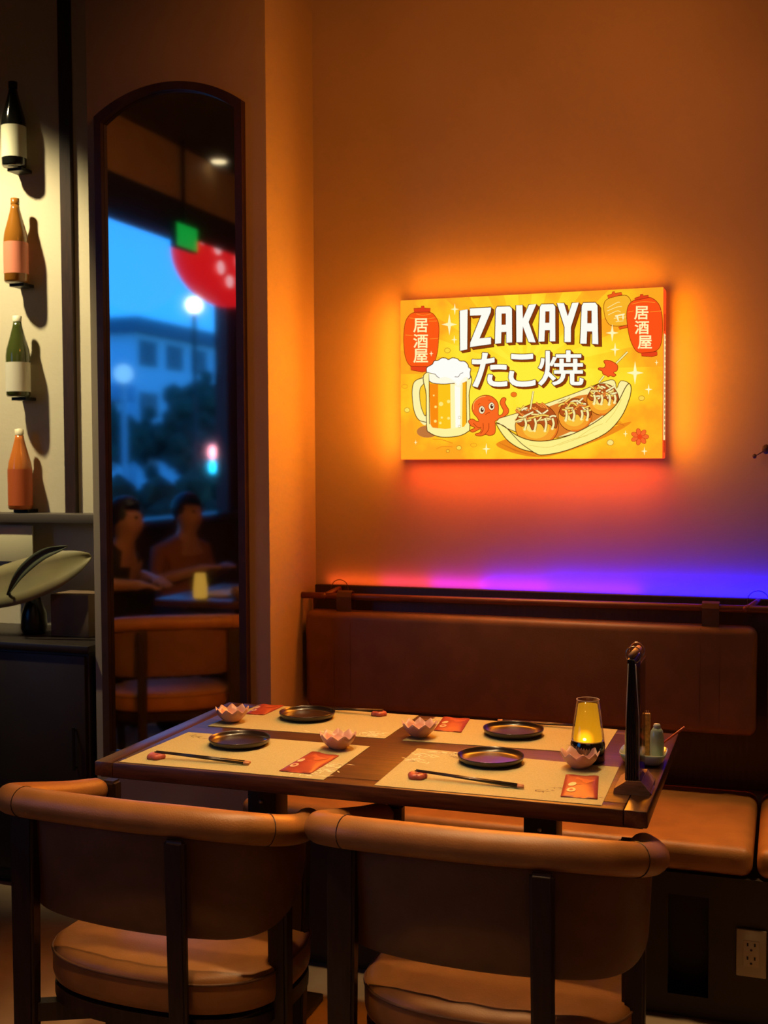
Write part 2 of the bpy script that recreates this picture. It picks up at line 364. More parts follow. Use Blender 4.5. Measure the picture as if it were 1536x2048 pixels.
# design space: positions measured on the flat print -> metres on the panel
def S(px, py):
    t_ = (px-800.5)/524.; u = t_*1.0815/((1-t_)+1.0815*t_); top = 600-26*t_
    return u*sw, (919-py)/(919-top)*sh
def A(X, Y): return S(780+X/5.12, 560+Y/5.12)
def B(X, Y): return S(1050+X/5.12, 560+Y/5.12)
def D(X, Y): return S(790+X/6.982, 690+Y/6.982)
def E(X, Y): return S(980+X/5.12, 690+Y/5.12)
pv = bpy.data.materials.new('sign_print_ink'); pv.use_nodes = True; n_ = pv.node_tree; n_.nodes.clear()
po = n_.nodes.new('ShaderNodeOutputMaterial'); pe = n_.nodes.new('ShaderNodeEmission'); at = n_.nodes.new('ShaderNodeAttribute'); at.attribute_name = 'ink'
n_.links.new(at.outputs['Color'], pe.inputs[0]); n_.links.new(pe.outputs[0], po.inputs[0])
class Print:
    """flat inks on the sign face, each later ink a hair nearer"""
    z = 0
    def __init__(s): s.v = []; s.f = []; s.c = []
    def _y(s): Print.z += 1; return -.00025-.000012*Print.z
    def poly(s, pts, col):
        y = s._y(); b = len(s.v); s.v += [(p[0], y, p[1]) for p in pts]; s.f.append(list(range(b, b+len(pts)))); s.c.append(lin(col))
    def stroke(s, pts, w, col, closed=False):
        y = s._y(); P = [Vector((p[0], p[1])) for p in pts]; n = len(P); b = len(s.v)
        for i, p in enumerate(P):
            t_ = (P[(i+1) % n]-P[i-1]) if (closed or 0 < i < n-1) else (P[1]-P[0] if i == 0 else P[-1]-P[-2])
            if t_.length < 1e-9: t_ = Vector((1, 0))
            t_.normalize(); nn = Vector((-t_.y, t_.x)); ww = (w[i] if isinstance(w, list) else w)/2
            for sg in (1, -1): q = p+nn*ww*sg; s.v.append((q.x, y, q.y))
        for i in range(n if closed else n-1):
            j = (i+1) % n; s.f.append([b+2*i, b+2*i+1, b+2*j+1, b+2*j]); s.c.append(lin(col))
    def shape(s, pts, fill, line='#5a2b08', w=.0022):
        s.poly(pts, fill)
        if w: s.stroke(pts, w, line, True)
    def mesh(s, name):
        me = bpy.data.meshes.new(name); me.from_pydata(s.v, [], s.f); me.materials.append(pv)
        a = me.color_attributes.new('ink', 'FLOAT_COLOR', 'CORNER'); k = 0
        for fi_, p in enumerate(me.polygons):
            for li in p.loop_indices: a.data[li].color = (*s.c[fi_], 1)
        return add(name, me, None, sign)
def sm(fn, pts, closed=True, n=6): return [(p.x, p.y) for p in catmull([Vector((*fn(*q), 0)) for q in pts], n, closed)]
def mp_(fn, pts): return [fn(*q) for q in pts]
def circ(fn, cx, cy, rx, ry=None, n=20, rot=0):
    ry = ry or rx; return [fn(cx+rx*math.cos(a)*math.cos(rot)-ry*math.sin(a)*math.sin(rot), cy+rx*math.cos(a)*math.sin(rot)+ry*math.sin(a)*math.cos(rot)) for a in [2*PI*k/n for k in range(n)]]
BR = '#5c2c08'
# ground wash and cast shades of the drawing
p = Print()
p.poly(sm(E, [(60, 1010), (300, 950), (800, 1000), (1380, 800), (1400, 830), (1150, 960), (700, 1120), (450, 1150), (180, 1090)]), '#f08a1c')
for k in range(9): p.stroke(sm(E, [(90+k*25, 1000+k*12), (260+k*25, 1090+k*6)], False), .0016, '#d9731a')
for k in range(6): p.stroke(mp_(E, [(1270+k*10, 830-k*4), (1330+k*8, 780+k*10)]), .0014, '#d9731a')
p.poly(circ(D, 450, 1205, 150, 85), '#c1783a')
p.stroke(sm(D, [(520, 1310), (650, 1320), (800, 1370)], False), .002, '#e8851c'); p.stroke(sm(D, [(570, 1450), (660, 1415), (800, 1420)], False), .0018, '#e8851c')
p.mesh('ground_print')
# paper lanterns
def lantern(fn, body, cap, base, col, capcol, lines, nm):
    p = Print(); p.shape(sm(fn, body), col, '#7a2206', .0016)
    for l in lines: p.stroke(sm(fn, l, False), .0016, '#ff9a2c' if col != '#fbb52c' else '#fff0a0')
    p.shape(mp_(fn, cap), capcol, '#7a2206', .0014); p.shape(mp_(fn, base), capcol, '#7a2206', .0014)
    return p.mesh(nm)
lantern(A, [(250, 330), (180, 385), (150, 480), (142, 640), (160, 790), (210, 875), (320, 895), (430, 870), (480, 760), (498, 600), (500, 460), (470, 380), (410, 330)],
        [(245, 290), (318, 286), (322, 265), (350, 265), (354, 286), (415, 290), (412, 326), (250, 330)], [(210, 880), (420, 885), (410, 925), (330, 940), (215, 918)], '#fd5a16', '#e8431a',
        [[(270, 345), (340, 360), (420, 345)], [(200, 385), (330, 400), (460, 385)], [(400, 420), (480, 418)], [(160, 560), (235, 565)], [(410, 600), (490, 595)]], 'lantern_print')
lantern(B, [(850, 190), (800, 240), (800, 340), (830, 430), (880, 470), (1000, 470), (1060, 440), (1080, 330), (1075, 230), (1040, 170), (980, 160)],
        [(833, 160), (880, 145), (882, 125), (905, 122), (910, 140), (975, 128), (985, 155), (840, 192)], [(945, 485), (1035, 462), (1040, 490), (960, 508)], '#fbb52c', '#ef5a1c',
        [[(830, 290), (930, 235), (960, 232)], [(830, 320), (930, 280), (980, 275)], [(840, 360), (930, 320), (970, 330)], [(900, 395), (1020, 380)], [(920, 430), (1000, 420)]], 'lantern_print')
lantern(B, [(1110, 210), (1050, 260), (1030, 350), (1040, 480), (1070, 620), (1130, 730), (1210, 752), (1330, 730), (1385, 650), (1398, 450), (1375, 290), (1320, 210), (1240, 180)],
        [(1110, 190), (1165, 172), (1168, 152), (1195, 150), (1200, 166), (1250, 160), (1255, 184), (1115, 212)], [(1180, 752), (1345, 735), (1345, 775), (1290, 790), (1185, 782)], '#fd5318', '#e8431a',
        [[(1080, 250), (1200, 225), (1320, 235)], [(1045, 330), (1100, 320)], [(1270, 330), (1390, 320)]], 'lantern_print')
p = Print()
for pl in ([(910, 365), (1010, 345), (1008, 360), (915, 380)], [(925, 375), (940, 372), (952, 420), (938, 420)], [(985, 362), (998, 360), (1002, 405), (988, 408)]): p.poly(mp_(B, pl), '#fff3b8')
p.mesh('lantern_mark')
# beer mug
p = Print()
p.poly(sm(D, [(440, 452), (360, 460), (270, 510), (240, 620), (245, 780), (270, 930), (330, 1040), (440, 1078)]), '#fff3a8'); p.stroke(sm(D, [(440, 452), (360, 460), (270, 510), (240, 620), (245, 780), (270, 930), (330, 1040), (440, 1078)], False), .0024, BR)
p.shape(sm(D, [(430, 562), (370, 570), (345, 640), (350, 780), (380, 910), (430, 968)]), '#ffc92a', BR, .002)
p.shape(sm(D, [(435, 380), (435, 700), (440, 1140), (480, 1220), (600, 1275), (740, 1285), (900, 1265), (1010, 1210), (1040, 1140), (1030, 700), (1022, 400)]), '#fff3a0', BR, .0026)
p.poly(mp_(D, [(475, 480), (1000, 480), (990, 1090), (960, 1140), (700, 1170), (520, 1150), (490, 1100)]), '#fdb51c')
p.poly(mp_(D, [(480, 540), (600, 540), (600, 1160), (520, 1148), (490, 1100)]), '#fb8c12')
p.poly(mp_(D, [(600, 540), (770, 540), (775, 1160), (600, 1160)]), '#fdc41c')
p.poly(mp_(D, [(770, 540), (940, 540), (930, 1150), (775, 1165)]), '#fff7b0'); p.poly(mp_(D, [(830, 560), (910, 560), (905, 1140), (840, 1150)]), '#fffdf0')
p.stroke(mp_(D, [(475, 400), (478, 1100)]), .0022, BR); p.stroke(mp_(D, [(990, 480), (996, 1090)]), .002, BR)
for x, y, r in ((560, 1060, 20), (630, 1085, 18), (650, 1010, 16), (745, 1020, 20), (640, 820, 30), (745, 785, 24), (565, 860, 18), (540, 700, 12)): p.poly(circ(D, x, y, r, n=12), '#ffe87a')
for x, y in ((897, 1008), (897, 1135)): p.stroke(circ(D, x, y, 18, n=14), .0009, '#c8962a', True)
p.poly(mp_(D, [(475, 400), (1000, 400), (1000, 500), (940, 525), (900, 590), (850, 575), (830, 525), (680, 545), (540, 530), (480, 500)]), '#fffbe0')
p.stroke(sm(D, [(478, 500), (540, 530), (680, 542), (830, 530)], False), .0022, BR)
foam = [(440, 370), (445, 310), (520, 265), (545, 220), (600, 210), (650, 178), (710, 180), (745, 200), (800, 175), (870, 190), (905, 220), (970, 225), (1015, 270), (1025, 310), (1055, 330), (1045, 390), (1050, 450), (1020, 475), (995, 440), (940, 470), (880, 560), (850, 520), (780, 470), (700, 440), (610, 455), (560, 400), (500, 390)]
p.poly(sm(D, foam, True, 4), '#fffef6'); p.stroke(sm(D, foam[:18], False, 4), .0026, BR)
p.stroke(sm(D, [(440, 375), (500, 390), (560, 405), (580, 430), (620, 458)], False), .0018, BR); p.stroke(sm(D, [(830, 440), (880, 440), (910, 400), (950, 382)], False), .0016, BR)
p.mesh('beer_mug_print')
# octopus
p = Print(); OC = '#fb6a22'; OL = '#8a2a08'
p.shape(sm(D, [(1165, 1060), (1130, 1060), (1090, 1035), (1050, 1035), (1020, 1060), (1030, 1090), (1060, 1130), (1110, 1155), (1060, 1180), (1045, 1200), (1090, 1215), (1190, 1170), (1180, 1220), (1120, 1240), (1130, 1265), (1200, 1270), (1260, 1250), (1320, 1265), (1390, 1230), (1395, 1100), (1400, 1060), (1500, 1010), (1570, 960), (1580, 900), (1550, 850), (1530, 800), (1545, 760), (1530, 735), (1490, 740), (1460, 800), (1480, 860), (1505, 910), (1490, 965), (1440, 975), (1440, 860), (1415, 780), (1340, 715), (1240, 700), (1150, 735), (1090, 800), (1070, 880), (1090, 950), (1140, 1010)], True, 4), OC, OL, .002)
for l in ([(1225, 1090), (1225, 1180), (1190, 1240)], [(1305, 1090), (1300, 1180), (1250, 1250)], [(1090, 1090), (1150, 1150), (1200, 1150)]): p.stroke(sm(D, l, False), .0016, OL)
p.stroke(sm(D, [(1090, 900), (1100, 800), (1180, 730), (1260, 715)], False), .0022, '#ffc45a')
for x, y in ((1208, 905), (1343, 855)):
    p.shape(circ(D, x, y, 42, 56), '#fff0c0', OL, .0016); p.poly(circ(D, x+4, y, 22, 32), '#4a1e08'); p.poly(circ(D, x+10, y-12, 8, 10), '#fffbe8')
p.stroke(sm(D, [(1255, 975), (1285, 950), (1320, 940)], False), .0016, OL); p.stroke(mp_(D, [(1155, 835), (1185, 812)]), .0014, OL); p.stroke(mp_(D, [(1295, 770), (1330, 772)]), .0014, OL)
p.mesh('octopus_print')
# takoyaki boat
p = Print()
p.shape(sm(E, [(60, 790), (300, 690), (600, 590), (900, 480), (1180, 370), (1270, 370), (1290, 450), (1330, 370), (1420, 400), (1430, 500), (1300, 760), (900, 900), (500, 960)], True, 3), '#fff0a0', BR, .002)
p.poly(mp_(E, [(250, 760), (900, 520), (1290, 470), (1300, 620), (1050, 790), (660, 960), (300, 900)]), '#e07f2a')
for cx, cy, r in ((1150, 570, 165), (865, 730, 172), (475, 830, 222)):
    p.shape(circ(E, cx, cy, r, r*.93, 28), '#f8a02c', '#7a3208', .0022); p.poly(circ(E, cx-10, cy+20, r*.62, r*.5, 20), '#fcbf3a'); p.poly(circ(E, cx-.25*r, cy+.1*r, r*.22, r*.18, 12), '#ffe27a')
    p.stroke([q for q in circ(E, cx, cy, r*.95, r*.88, 28)][0:9], .005, '#ee7a24')
rnd = random.Random(5)
for cx, cy, r in ((1150, 570, 165), (865, 730, 172), (475, 830, 222)):
    drip = [(-.93, -.15), (-.7, .12), (-.5, .05), (-.35, .0), (-.2, .3), (-.02, .02), (.2, .02), (.4, .28), (.5, 0), (.72, .12), (.9, .2), (.95, -.2), (.7, -.65), (.3, -.9), (-.2, -.92), (-.65, -.7)]
    p.shape([E(cx+r*a, cy+r*b-r*.1) for a, b in [(v.x, v.y) for v in catmull([Vector((*q, 0)) for q in drip], 4, True)]], '#b5521c', '#6a2a06', .0018)
    for k in range(26):
        x = cx+r*rnd.uniform(-.8, .75); y = cy+r*rnd.uniform(-.98, -.18); a = rnd.uniform(-.9, .9); l = r*rnd.uniform(.12, .3)
        q = sm(E, [(x-l*math.cos(a), y-l*math.sin(a)), (x, y+rnd.uniform(-.08, .08)*r), (x+l*math.cos(a), y+l*math.sin(a))], False, 4)
        p.stroke(q, .0068, '#7a3a0c'); p.stroke(q, .0046, rnd.choice(['#ffe58a', '#fff2b0', '#ffd45a', '#f98f3a']))
    for dx in (-.55, -.1, .38, .72):
        q = sm(E, [(cx+r*dx, cy-r*.35), (cx+r*(dx+.06), cy-r*.1), (cx+r*dx, cy+r*rnd.uniform(.1, .28))], False, 5); p.stroke(q, .0088, '#7a3a0c'); p.stroke(q, .0062, '#ffeda0'); p.poly(circ(lambda a_, b_: (a_, b_), q[-1][0], q[-1][1], .0042, n=12), '#ffeda0')
for a, b in (((410, 660), (440, 475)), ((1110, 385), (1160, 320)), ((1285, 190), (1400, 75))):
    p.stroke(mp_(E, [a, b]), .0062, BR); p.stroke(mp_(E, [a, b]), .0040, '#fff0a0')
p.shape(sm(E, [(60, 800), (150, 840), (260, 920), (400, 975), (560, 985), (760, 945), (960, 860), (1150, 740), (1290, 610), (1380, 440), (1420, 400), (1440, 450), (1420, 560), (1340, 740), (1180, 910), (900, 1040), (700, 1105), (520, 1130), (440, 1100), (300, 1060), (160, 960)], True, 4), '#fff08a', BR, .0026)
p.stroke(sm(E, [(65, 800), (150, 835), (240, 930), (330, 1020), (450, 1105)], False), .0022, BR)
for l in ([(400, 1030), (600, 1050), (800, 980), (1000, 930)], [(700, 1030), (900, 960), (1100, 880)], [(900, 950), (1050, 850), (1150, 810)], [(1180, 800), (1270, 690), (1340, 560)]): p.stroke(sm(E, l, False), .001, '#e2b53a')
p.shape(sm(E, [(1165, 160), (1210, 160), (1260, 180), (1300, 215), (1295, 265), (1260, 285), (1285, 310), (1260, 328), (1225, 318), (1205, 330), (1185, 315), (1150, 300), (1140, 270), (1105, 255), (1110, 235), (1160, 235), (1175, 205), (1160, 180)], True, 4), '#fb5a20', OL, .0018)
p.mesh('takoyaki_boat_print')
# sparkles, dots, blossom
def star(fn, x, y, r):
    P = []; p = Print()
    for k in range(8):
        a = k*PI/4; rr = r if k % 2 == 0 else r*.2
        if k % 4 == 0: rr *= .72
        P.append(fn(x+rr*math.cos(a), y+rr*math.sin(a)))
    p.poly(P, '#fff8b8'); p.mesh('sparkle_print')
for fn, x, y, r in ((A, 610, 455, 110), (A, 665, 300, 60), (A, 660, 610, 45), (A, 425, 752, 30), (A, 985, 1730, 60), (B, 885, 545, 90), (B, 915, 715, 70), (B, 1120, 955, 120), (B, 1260, 1125, 55), (B, 1220, 1760, 45), (B, 1025, 1580, 35), (B, 1340, 850, 30), (A, 265, 1660, 25)): star(fn, x, y, r)
for fn, x, y, r, c in ((A, 590, 720, 30, '#ffd83a'), (A, 178, 1328, 28, '#ffe25a'), (A, 1265, 1173, 31, '#f5761e'), (A, 705, 1718, 26, '#ffd84a'), (A, 592, 1750, 18, '#ffc23a'), (B, 870, 1670, 34, '#ffe27a'), (B, 1188, 1215, 30, '#ffd24a')): p = Print(); p.shape(circ(fn, x, y, r, r*.85), c, '#a05c10', .0012); p.mesh('bubble_print')
for x, y in ((855, 1690), (155, 1085)): p = Print(); p.stroke(circ(A, x, y, 32, 20, 14), .001, '#c07a1c', True); p.mesh('bubble_print')
p = Print()
for k in range(7):
    a = 2*PI*k/7; p.shape(circ(B, 1172+58*math.cos(a), 1612+52*math.sin(a), 36, 24, 12, a), '#fb6a2a', '#b0400c', .0012)
p.poly(circ(B, 1172, 1612, 26), '#f04a1a')
p.mesh('flower_print')
# lettering
def quad(fn, q):     # q: TL, TR, BR, BL in print px
    c = [Vector((*fn(*k), 0)) for k in q]
    return lambda u, v: tuple((c[0]*(1-u)*(1-v)+c[1]*u*(1-v)+c[2]*u*v+c[3]*(1-u)*v)[:2])
GL = {'I': ([(0, 0), (1, 0), (1, 1), (0, 1)], []),
      'Z': ([(0, 0), (1, 0), (1, .13), (.47, .80), (1, .80), (1, 1), (0, 1), (0, .87), (.52, .20), (0, .20)], []),
      'A': ([(.14, 0), (.86, 0), (1, .08), (1, 1), (.64, 1), (.64, .70), (.40, .70), (.38, 1), (0, 1), (.03, .08)], [[(.40, .20), (.62, .20), (.62, .50), (.40, .50)]]),
      'K': ([(0, 0), (.34, 0), (.34, .36), (.62, 0), (1, 0), (.64, .46), (1, 1), (.62, 1), (.34, .58), (.34, 1), (0, 1)], []),
      'Y': ([(0, 0), (.34, 0), (.5, .33), (.68, 0), (1, 0), (.66, .62), (.66, 1), (.34, 1), (.34, .62)], [])}
LT = [('I', A, [(712, 315), (800, 300), (795, 710), (715, 725)]), ('Z', A, [(818, 290), (1035, 278), (1035, 660), (820, 690)]), ('A', A, [(1072, 272), (1250, 268), (1252, 640), (1070, 655)]),
      ('K', A, [(1285, 262), (1498, 250), (1492, 640), (1288, 640)]), ('A', B, [(140, 250), (308, 245), (310, 630), (130, 635)]), ('Y', B, [(318, 240), (548, 235), (545, 640), (318, 640)]), ('A', B, [(566, 235), (738, 232), (748, 662), (555, 655)])]
for ch, fn, q in LT:
    p = Print(); F = quad(fn, q); g, holes = GL[ch]; base = [F(*k) for k in g]
    for k in range(1, 8): p.poly([(x+.0013*k, z-.0011*k) for x, z in base], '#8a3a0c')
    p.stroke([(x+.0091, z-.0077) for x, z in base], .002, BR, True)
    p.shape(base, '#fffdf0', BR, .0026)
    for h in holes: p.shape([F(*k) for k in h], '#8a3a0c', BR, .0014)
    p.mesh('letter')
def glyph(ch, fn, X0, Y0, X1, Y1, col, bold=0, shadow=0):
    cu = bpy.data.curves.new('glyph', 'FONT'); cu.body = ch; cu.size = 1; cu.resolution_u = 4
    to = bpy.data.objects.new('glyph_tmp', cu); COL.objects.link(to)
    dg = bpy.context.evaluated_depsgraph_get(); me = bpy.data.meshes.new_from_object(to.evaluated_get(dg)); bpy.data.objects.remove(to)
    vs_ = [v.co.copy() for v in me.vertices]; fs = [list(p_.vertices) for p_ in me.polygons]; bpy.data.meshes.remove(me)
    if not vs_: return
    a0, a1 = min(v.x for v in vs_), max(v.x for v in vs_); b0, b1 = min(v.y for v in vs_), max(v.y for v in vs_)
    ed = {}
    for f in fs:
        for i in range(len(f)):
            k = tuple(sorted((f[i], f[(i+1) % len(f)]))); ed[k] = ed.get(k, 0)+1
    bd = [k for k, c in ed.items() if c == 1]
    p = Print(); T = [fn(X0+(v.x-a0)/(a1-a0)*(X1-X0), Y1-(v.y-b0)/(b1-b0)*(Y1-Y0)) for v in vs_]
    def lay(dx, dz, c):
        y = p._y(); b = len(p.v); p.v += [(x+dx, y, z+dz) for x, z in T]; p.f += [[b+i for i in f] for f in fs]; p.c += [lin(c)]*len(fs)
    def outline(dx, dz, w, c):
        y = p._y()
        for i, j in bd:
            q0, q1 = Vector((T[i][0]+dx, T[i][1]+dz)), Vector((T[j][0]+dx, T[j][1]+dz)); d = (q1-q0)
            if d.length < 1e-7: continue
            d.normalize(); nn = Vector((-d.y, d.x))*w/2; d *= w*.3; b = len(p.v)
            p.v += [(v.x, y, v.y) for v in (q0-d+nn, q0-d-nn, q1+d-nn, q1+d+nn)]; p.f.append([b, b+1, b+2, b+3]); p.c.append(lin(c))
    if shadow:
        for k in range(shadow, 0, -1): lay(.0012*k, -.0011*k, '#8a3a0c'); outline(.0012*k, -.0011*k, bold+.003, '#8a3a0c')
        outline(0, 0, bold+.0042, BR)
    if bold: outline(0, 0, bold, col)
    lay(0, 0, col)
    p.mesh('letter')
glyph('た', A, 848, 752, 1192, 1090, '#fffdf0', .0052, 6); glyph('こ', A, 1222, 765, 1480, 1085, '#fffdf0', .0052, 6); glyph('焼', B, 138, 728, 590, 1078, '#fffdf0', .0032, 6)
for ch, y in (('居', 395), ('酒', 555), ('屋', 705)): glyph(ch, A, 248, y, 392, y+138, '#fff6b0', .0014)
for ch, x, y in (('居', 1112, 275), ('酒', 1118, 425), ('屋', 1150, 575)): glyph(ch, B, x, y, x+140, y+132, '#fff6b0', .0014)

# ------------------------------------------------------------------ table
TX0, TX1, TY0, TY1, TZ = -1.4567, -.2431, 2.2285, 2.8947, .75
table = thing('dining_table', 'dark walnut table set for four in front of the leather bench', 'table', ((TX0+TX1)/2, (TY0+TY1)/2, 0))
def tpart(name, d, m, bev=0): return W_(bx(name, d, m, table, bev))
g_ = .045; tb = TZ-.033; e = .0009
tpart('top_panel', (TX0+g_+e, TX1-g_-e, TY0+g_+e, TY1-g_-e, tb, TZ), M_wood, .0012)
for d, m in (((TX0, TX0+g_, TY0, TY1), M_woodb), ((TX1-g_, TX1, TY0, TY1), M_woodb), ((TX0+g_+e, TX1-g_-e, TY0, TY0+g_), M_wood), ((TX0+g_+e, TX1-g_-e, TY1-g_, TY1), M_wood)):
    tpart('edge_border', (*d, tb, TZ), m, .003)
tpart('top_core', (TX0+.01, TX1-.01, TY0+.01, TY1-.01, tb-.004, tb), M_dark)
for x in (-1.187, -.510):
    tpart('leg', (x-.037, x+.037, 2.525, 2.60, .02, tb-.004), M_black, .004)
    tpart('base_foot', (x-.05, x+.05, 2.33, 2.79, 0, .02), M_black, .004)
    bm = bmesh.new(); ball(bm, (x, 2.523, .600), .006, 2); W_(fin('bolt', bm, mat('steel', (.4, .38, .35), .3, metal=1), table))

# place settings
TOP = TZ+.0012
M_mat = mat('woven_mat', (.46, .41, .20), .75, var=.10, vscale=300, bump=.5, bscale=500)
def flat(pts, z): return [(x, y, z) for x, y in pts]
MATQ = {'front-left': [(-1.398, 2.236), (-.910, 2.241), (-.914, 2.540), (-1.388, 2.536)], 'back-left': [(-1.374, 2.612), (-.906, 2.623), (-.904, 2.889), (-1.358, 2.887)],
        'front-right': [(-.796, 2.236), (-.332, 2.241), (-.338, 2.533), (-.803, 2.556)], 'back-right': [(-.860, 2.619), (-.389, 2.637), (-.389, 2.889), (-.855, 2.887)]}
WHERE = {'front-left': 'nearest the mirror on the chair side', 'back-left': 'nearest the mirror on the bench side', 'front-right': 'beside the menu stand on the chair side', 'back-right': 'by the candle lamp on the bench side'}
def sprig(bm, x, y, s, rnd, n=10, spread=1.0):
    for k in range(n):
        a = rnd.uniform(0, PI); px, py = x+rnd.gauss(0, .5)*s*spread, y+rnd.gauss(0, .3)*s*spread; l = s*rnd.uniform(.15, .5); w = s*rnd.uniform(.04, .09)
        dx, dy = math.cos(a)*l, math.sin(a)*l*.6; nx, ny = -math.sin(a)*w, math.cos(a)*w
        bm.faces.new([bm.verts.new(q) for q in ((px-dx, py-dy, .0003), (px+nx, py+ny, .0003), (px+dx, py+dy, .0003), (px-nx, py-ny, .0003))])
rnd = random.Random(11)
INK_l = mat('print_ivory', (.82, .76, .52), .7); INK_d = mat('print_brown', (.13, .075, .03), .7)
LIGHT = {'front-left': [(-.96, 2.27), (-.935, 2.31), (-.93, 2.36)], 'back-left': [(-1.02, 2.645), (-.96, 2.65), (-1.06, 2.64), (-.94, 2.67)], 'front-right': [(-.77, 2.50), (-.74, 2.53), (-.69, 2.535), (-.78, 2.45)], 'back-right': [(-.83, 2.86), (-.835, 2.82), (-.84, 2.77)]}
DARKP = {'front-left': [(-1.345, 2.50)], 'back-left': [], 'front-right': [(-.45, 2.30), (-.42, 2.33), (-.36, 2.29), (-.70, 2.50), (-.66, 2.49)], 'back-right': [(-.46, 2.69), (-.43, 2.72), (-.78, 2.86), (-.45, 2.76)]}
for k, q in MATQ.items():
    cx = sum(p_[0] for p_ in q)/4; cy = sum(p_[1] for p_ in q)/4
    mt = thing('placemat', 'woven straw placemat %s of the walnut table' % WHERE[k], 'placemat', (cx, cy, TZ+.0002), 0, 'placemats on the walnut table')
    bm = bmesh.new(); prism(bm, [(x-cx, y-cy) for x, y in q], 0, .0012); fin('mat_sheet', bm, M_mat, mt)
    for nm, spots, ink in (('blossom_print', LIGHT[k], INK_l), ('sprig_print', DARKP[k], INK_d)):
        if not spots: continue
        bm = bmesh.new()
        for x, y in spots: sprig(bm, x-cx, y-cy, .034 if ink is INK_l else .026, rnd, 20 if ink is INK_l else 8, .9)
        o = fin(nm, bm, ink, mt); o.location = (0, 0, .0012); o['kind'] = 'stuff'
ZT = TZ+.0015
# lacquer plates
M_lac = mat('brown_lacquer', (.030, .014, .008), .28, var=.3, vscale=30, spec=.6, coat=.35)
def plate(where, x, y, r):
    bm = bmesh.new()
    lathe(bm, [(0, .006), (r*.72, .006), (r*.82, .0063), (r*.91, .0085), (r*.96, .0130), (r*.982, .0172), (r, .0175), (r*.997, .0145), (r*.96, .0075), (r*.86, .003), (r*.70, .0), (0, 0)], 56)
    o = fin('plate', bm, M_lac, None, smooth=True); o.location = (x, y, ZT)
    tag(o, where, 'plate', 'dark lacquer plates')
plate('dark lacquer plate on the placemat nearest the mirror, chair side', -1.212, 2.462, .0725)
plate('dark lacquer plate on the placemat nearest the mirror, bench side', -1.170, 2.772, .0725)
plate('dark lacquer plate in front of the right chair, beside chopsticks', -.612, 2.488, .0735)
plate('dark lacquer plate on the mat by the candle lamp, bench side', -.622, 2.757, .0735)
# lotus bowls
M_pink = mat('pink_glaze', (.74, .40, .31), .32, var=.08, vscale=30, spec=.5, coat=.2)
def lotus(label, x, y, rot, s=1.0):
    bm = bmesh.new(); n = 96; npet = 9; prof = [(0, 0), (.012, 0), (.017, .002), (.026, .010), (.0335, .020), (.0385, .031)]
    def mod(i, a, r, z):
        k = (a*npet/(2*PI)) % 1.0; tri = 1-abs(2*k-1); w = max(0, (i-3)/2.)
        return r+.003*tri*w, z+.011*(tri-.35)*w
    lathe(bm, [(r*s, z*s) for r, z in prof], n, mod=mod)
    o = fin('lotus_bowl', bm, M_pink, None, smooth=True); o.location = (x, y, ZT+.0012); o.rotation_euler[2] = rot
    md = o.modifiers.new('wall', 'SOLIDIFY'); md.thickness = .0022; md.offset = 1
    tag(o, label, 'bowl', 'pink lotus bowls')
lotus('pink lotus-petal bowl beside the red packet nearest the mirror', -1.336, 2.672, .3)
lotus('pink lotus-petal bowl in the middle of the table, chair side mat', -.977, 2.497, .9)
lotus('pink lotus-petal bowl in the middle of the table, bench side mat', -.832, 2.665, .1)
lotus('pink lotus-petal bowl right in front of the candle lamp', -.418, 2.503, .5)
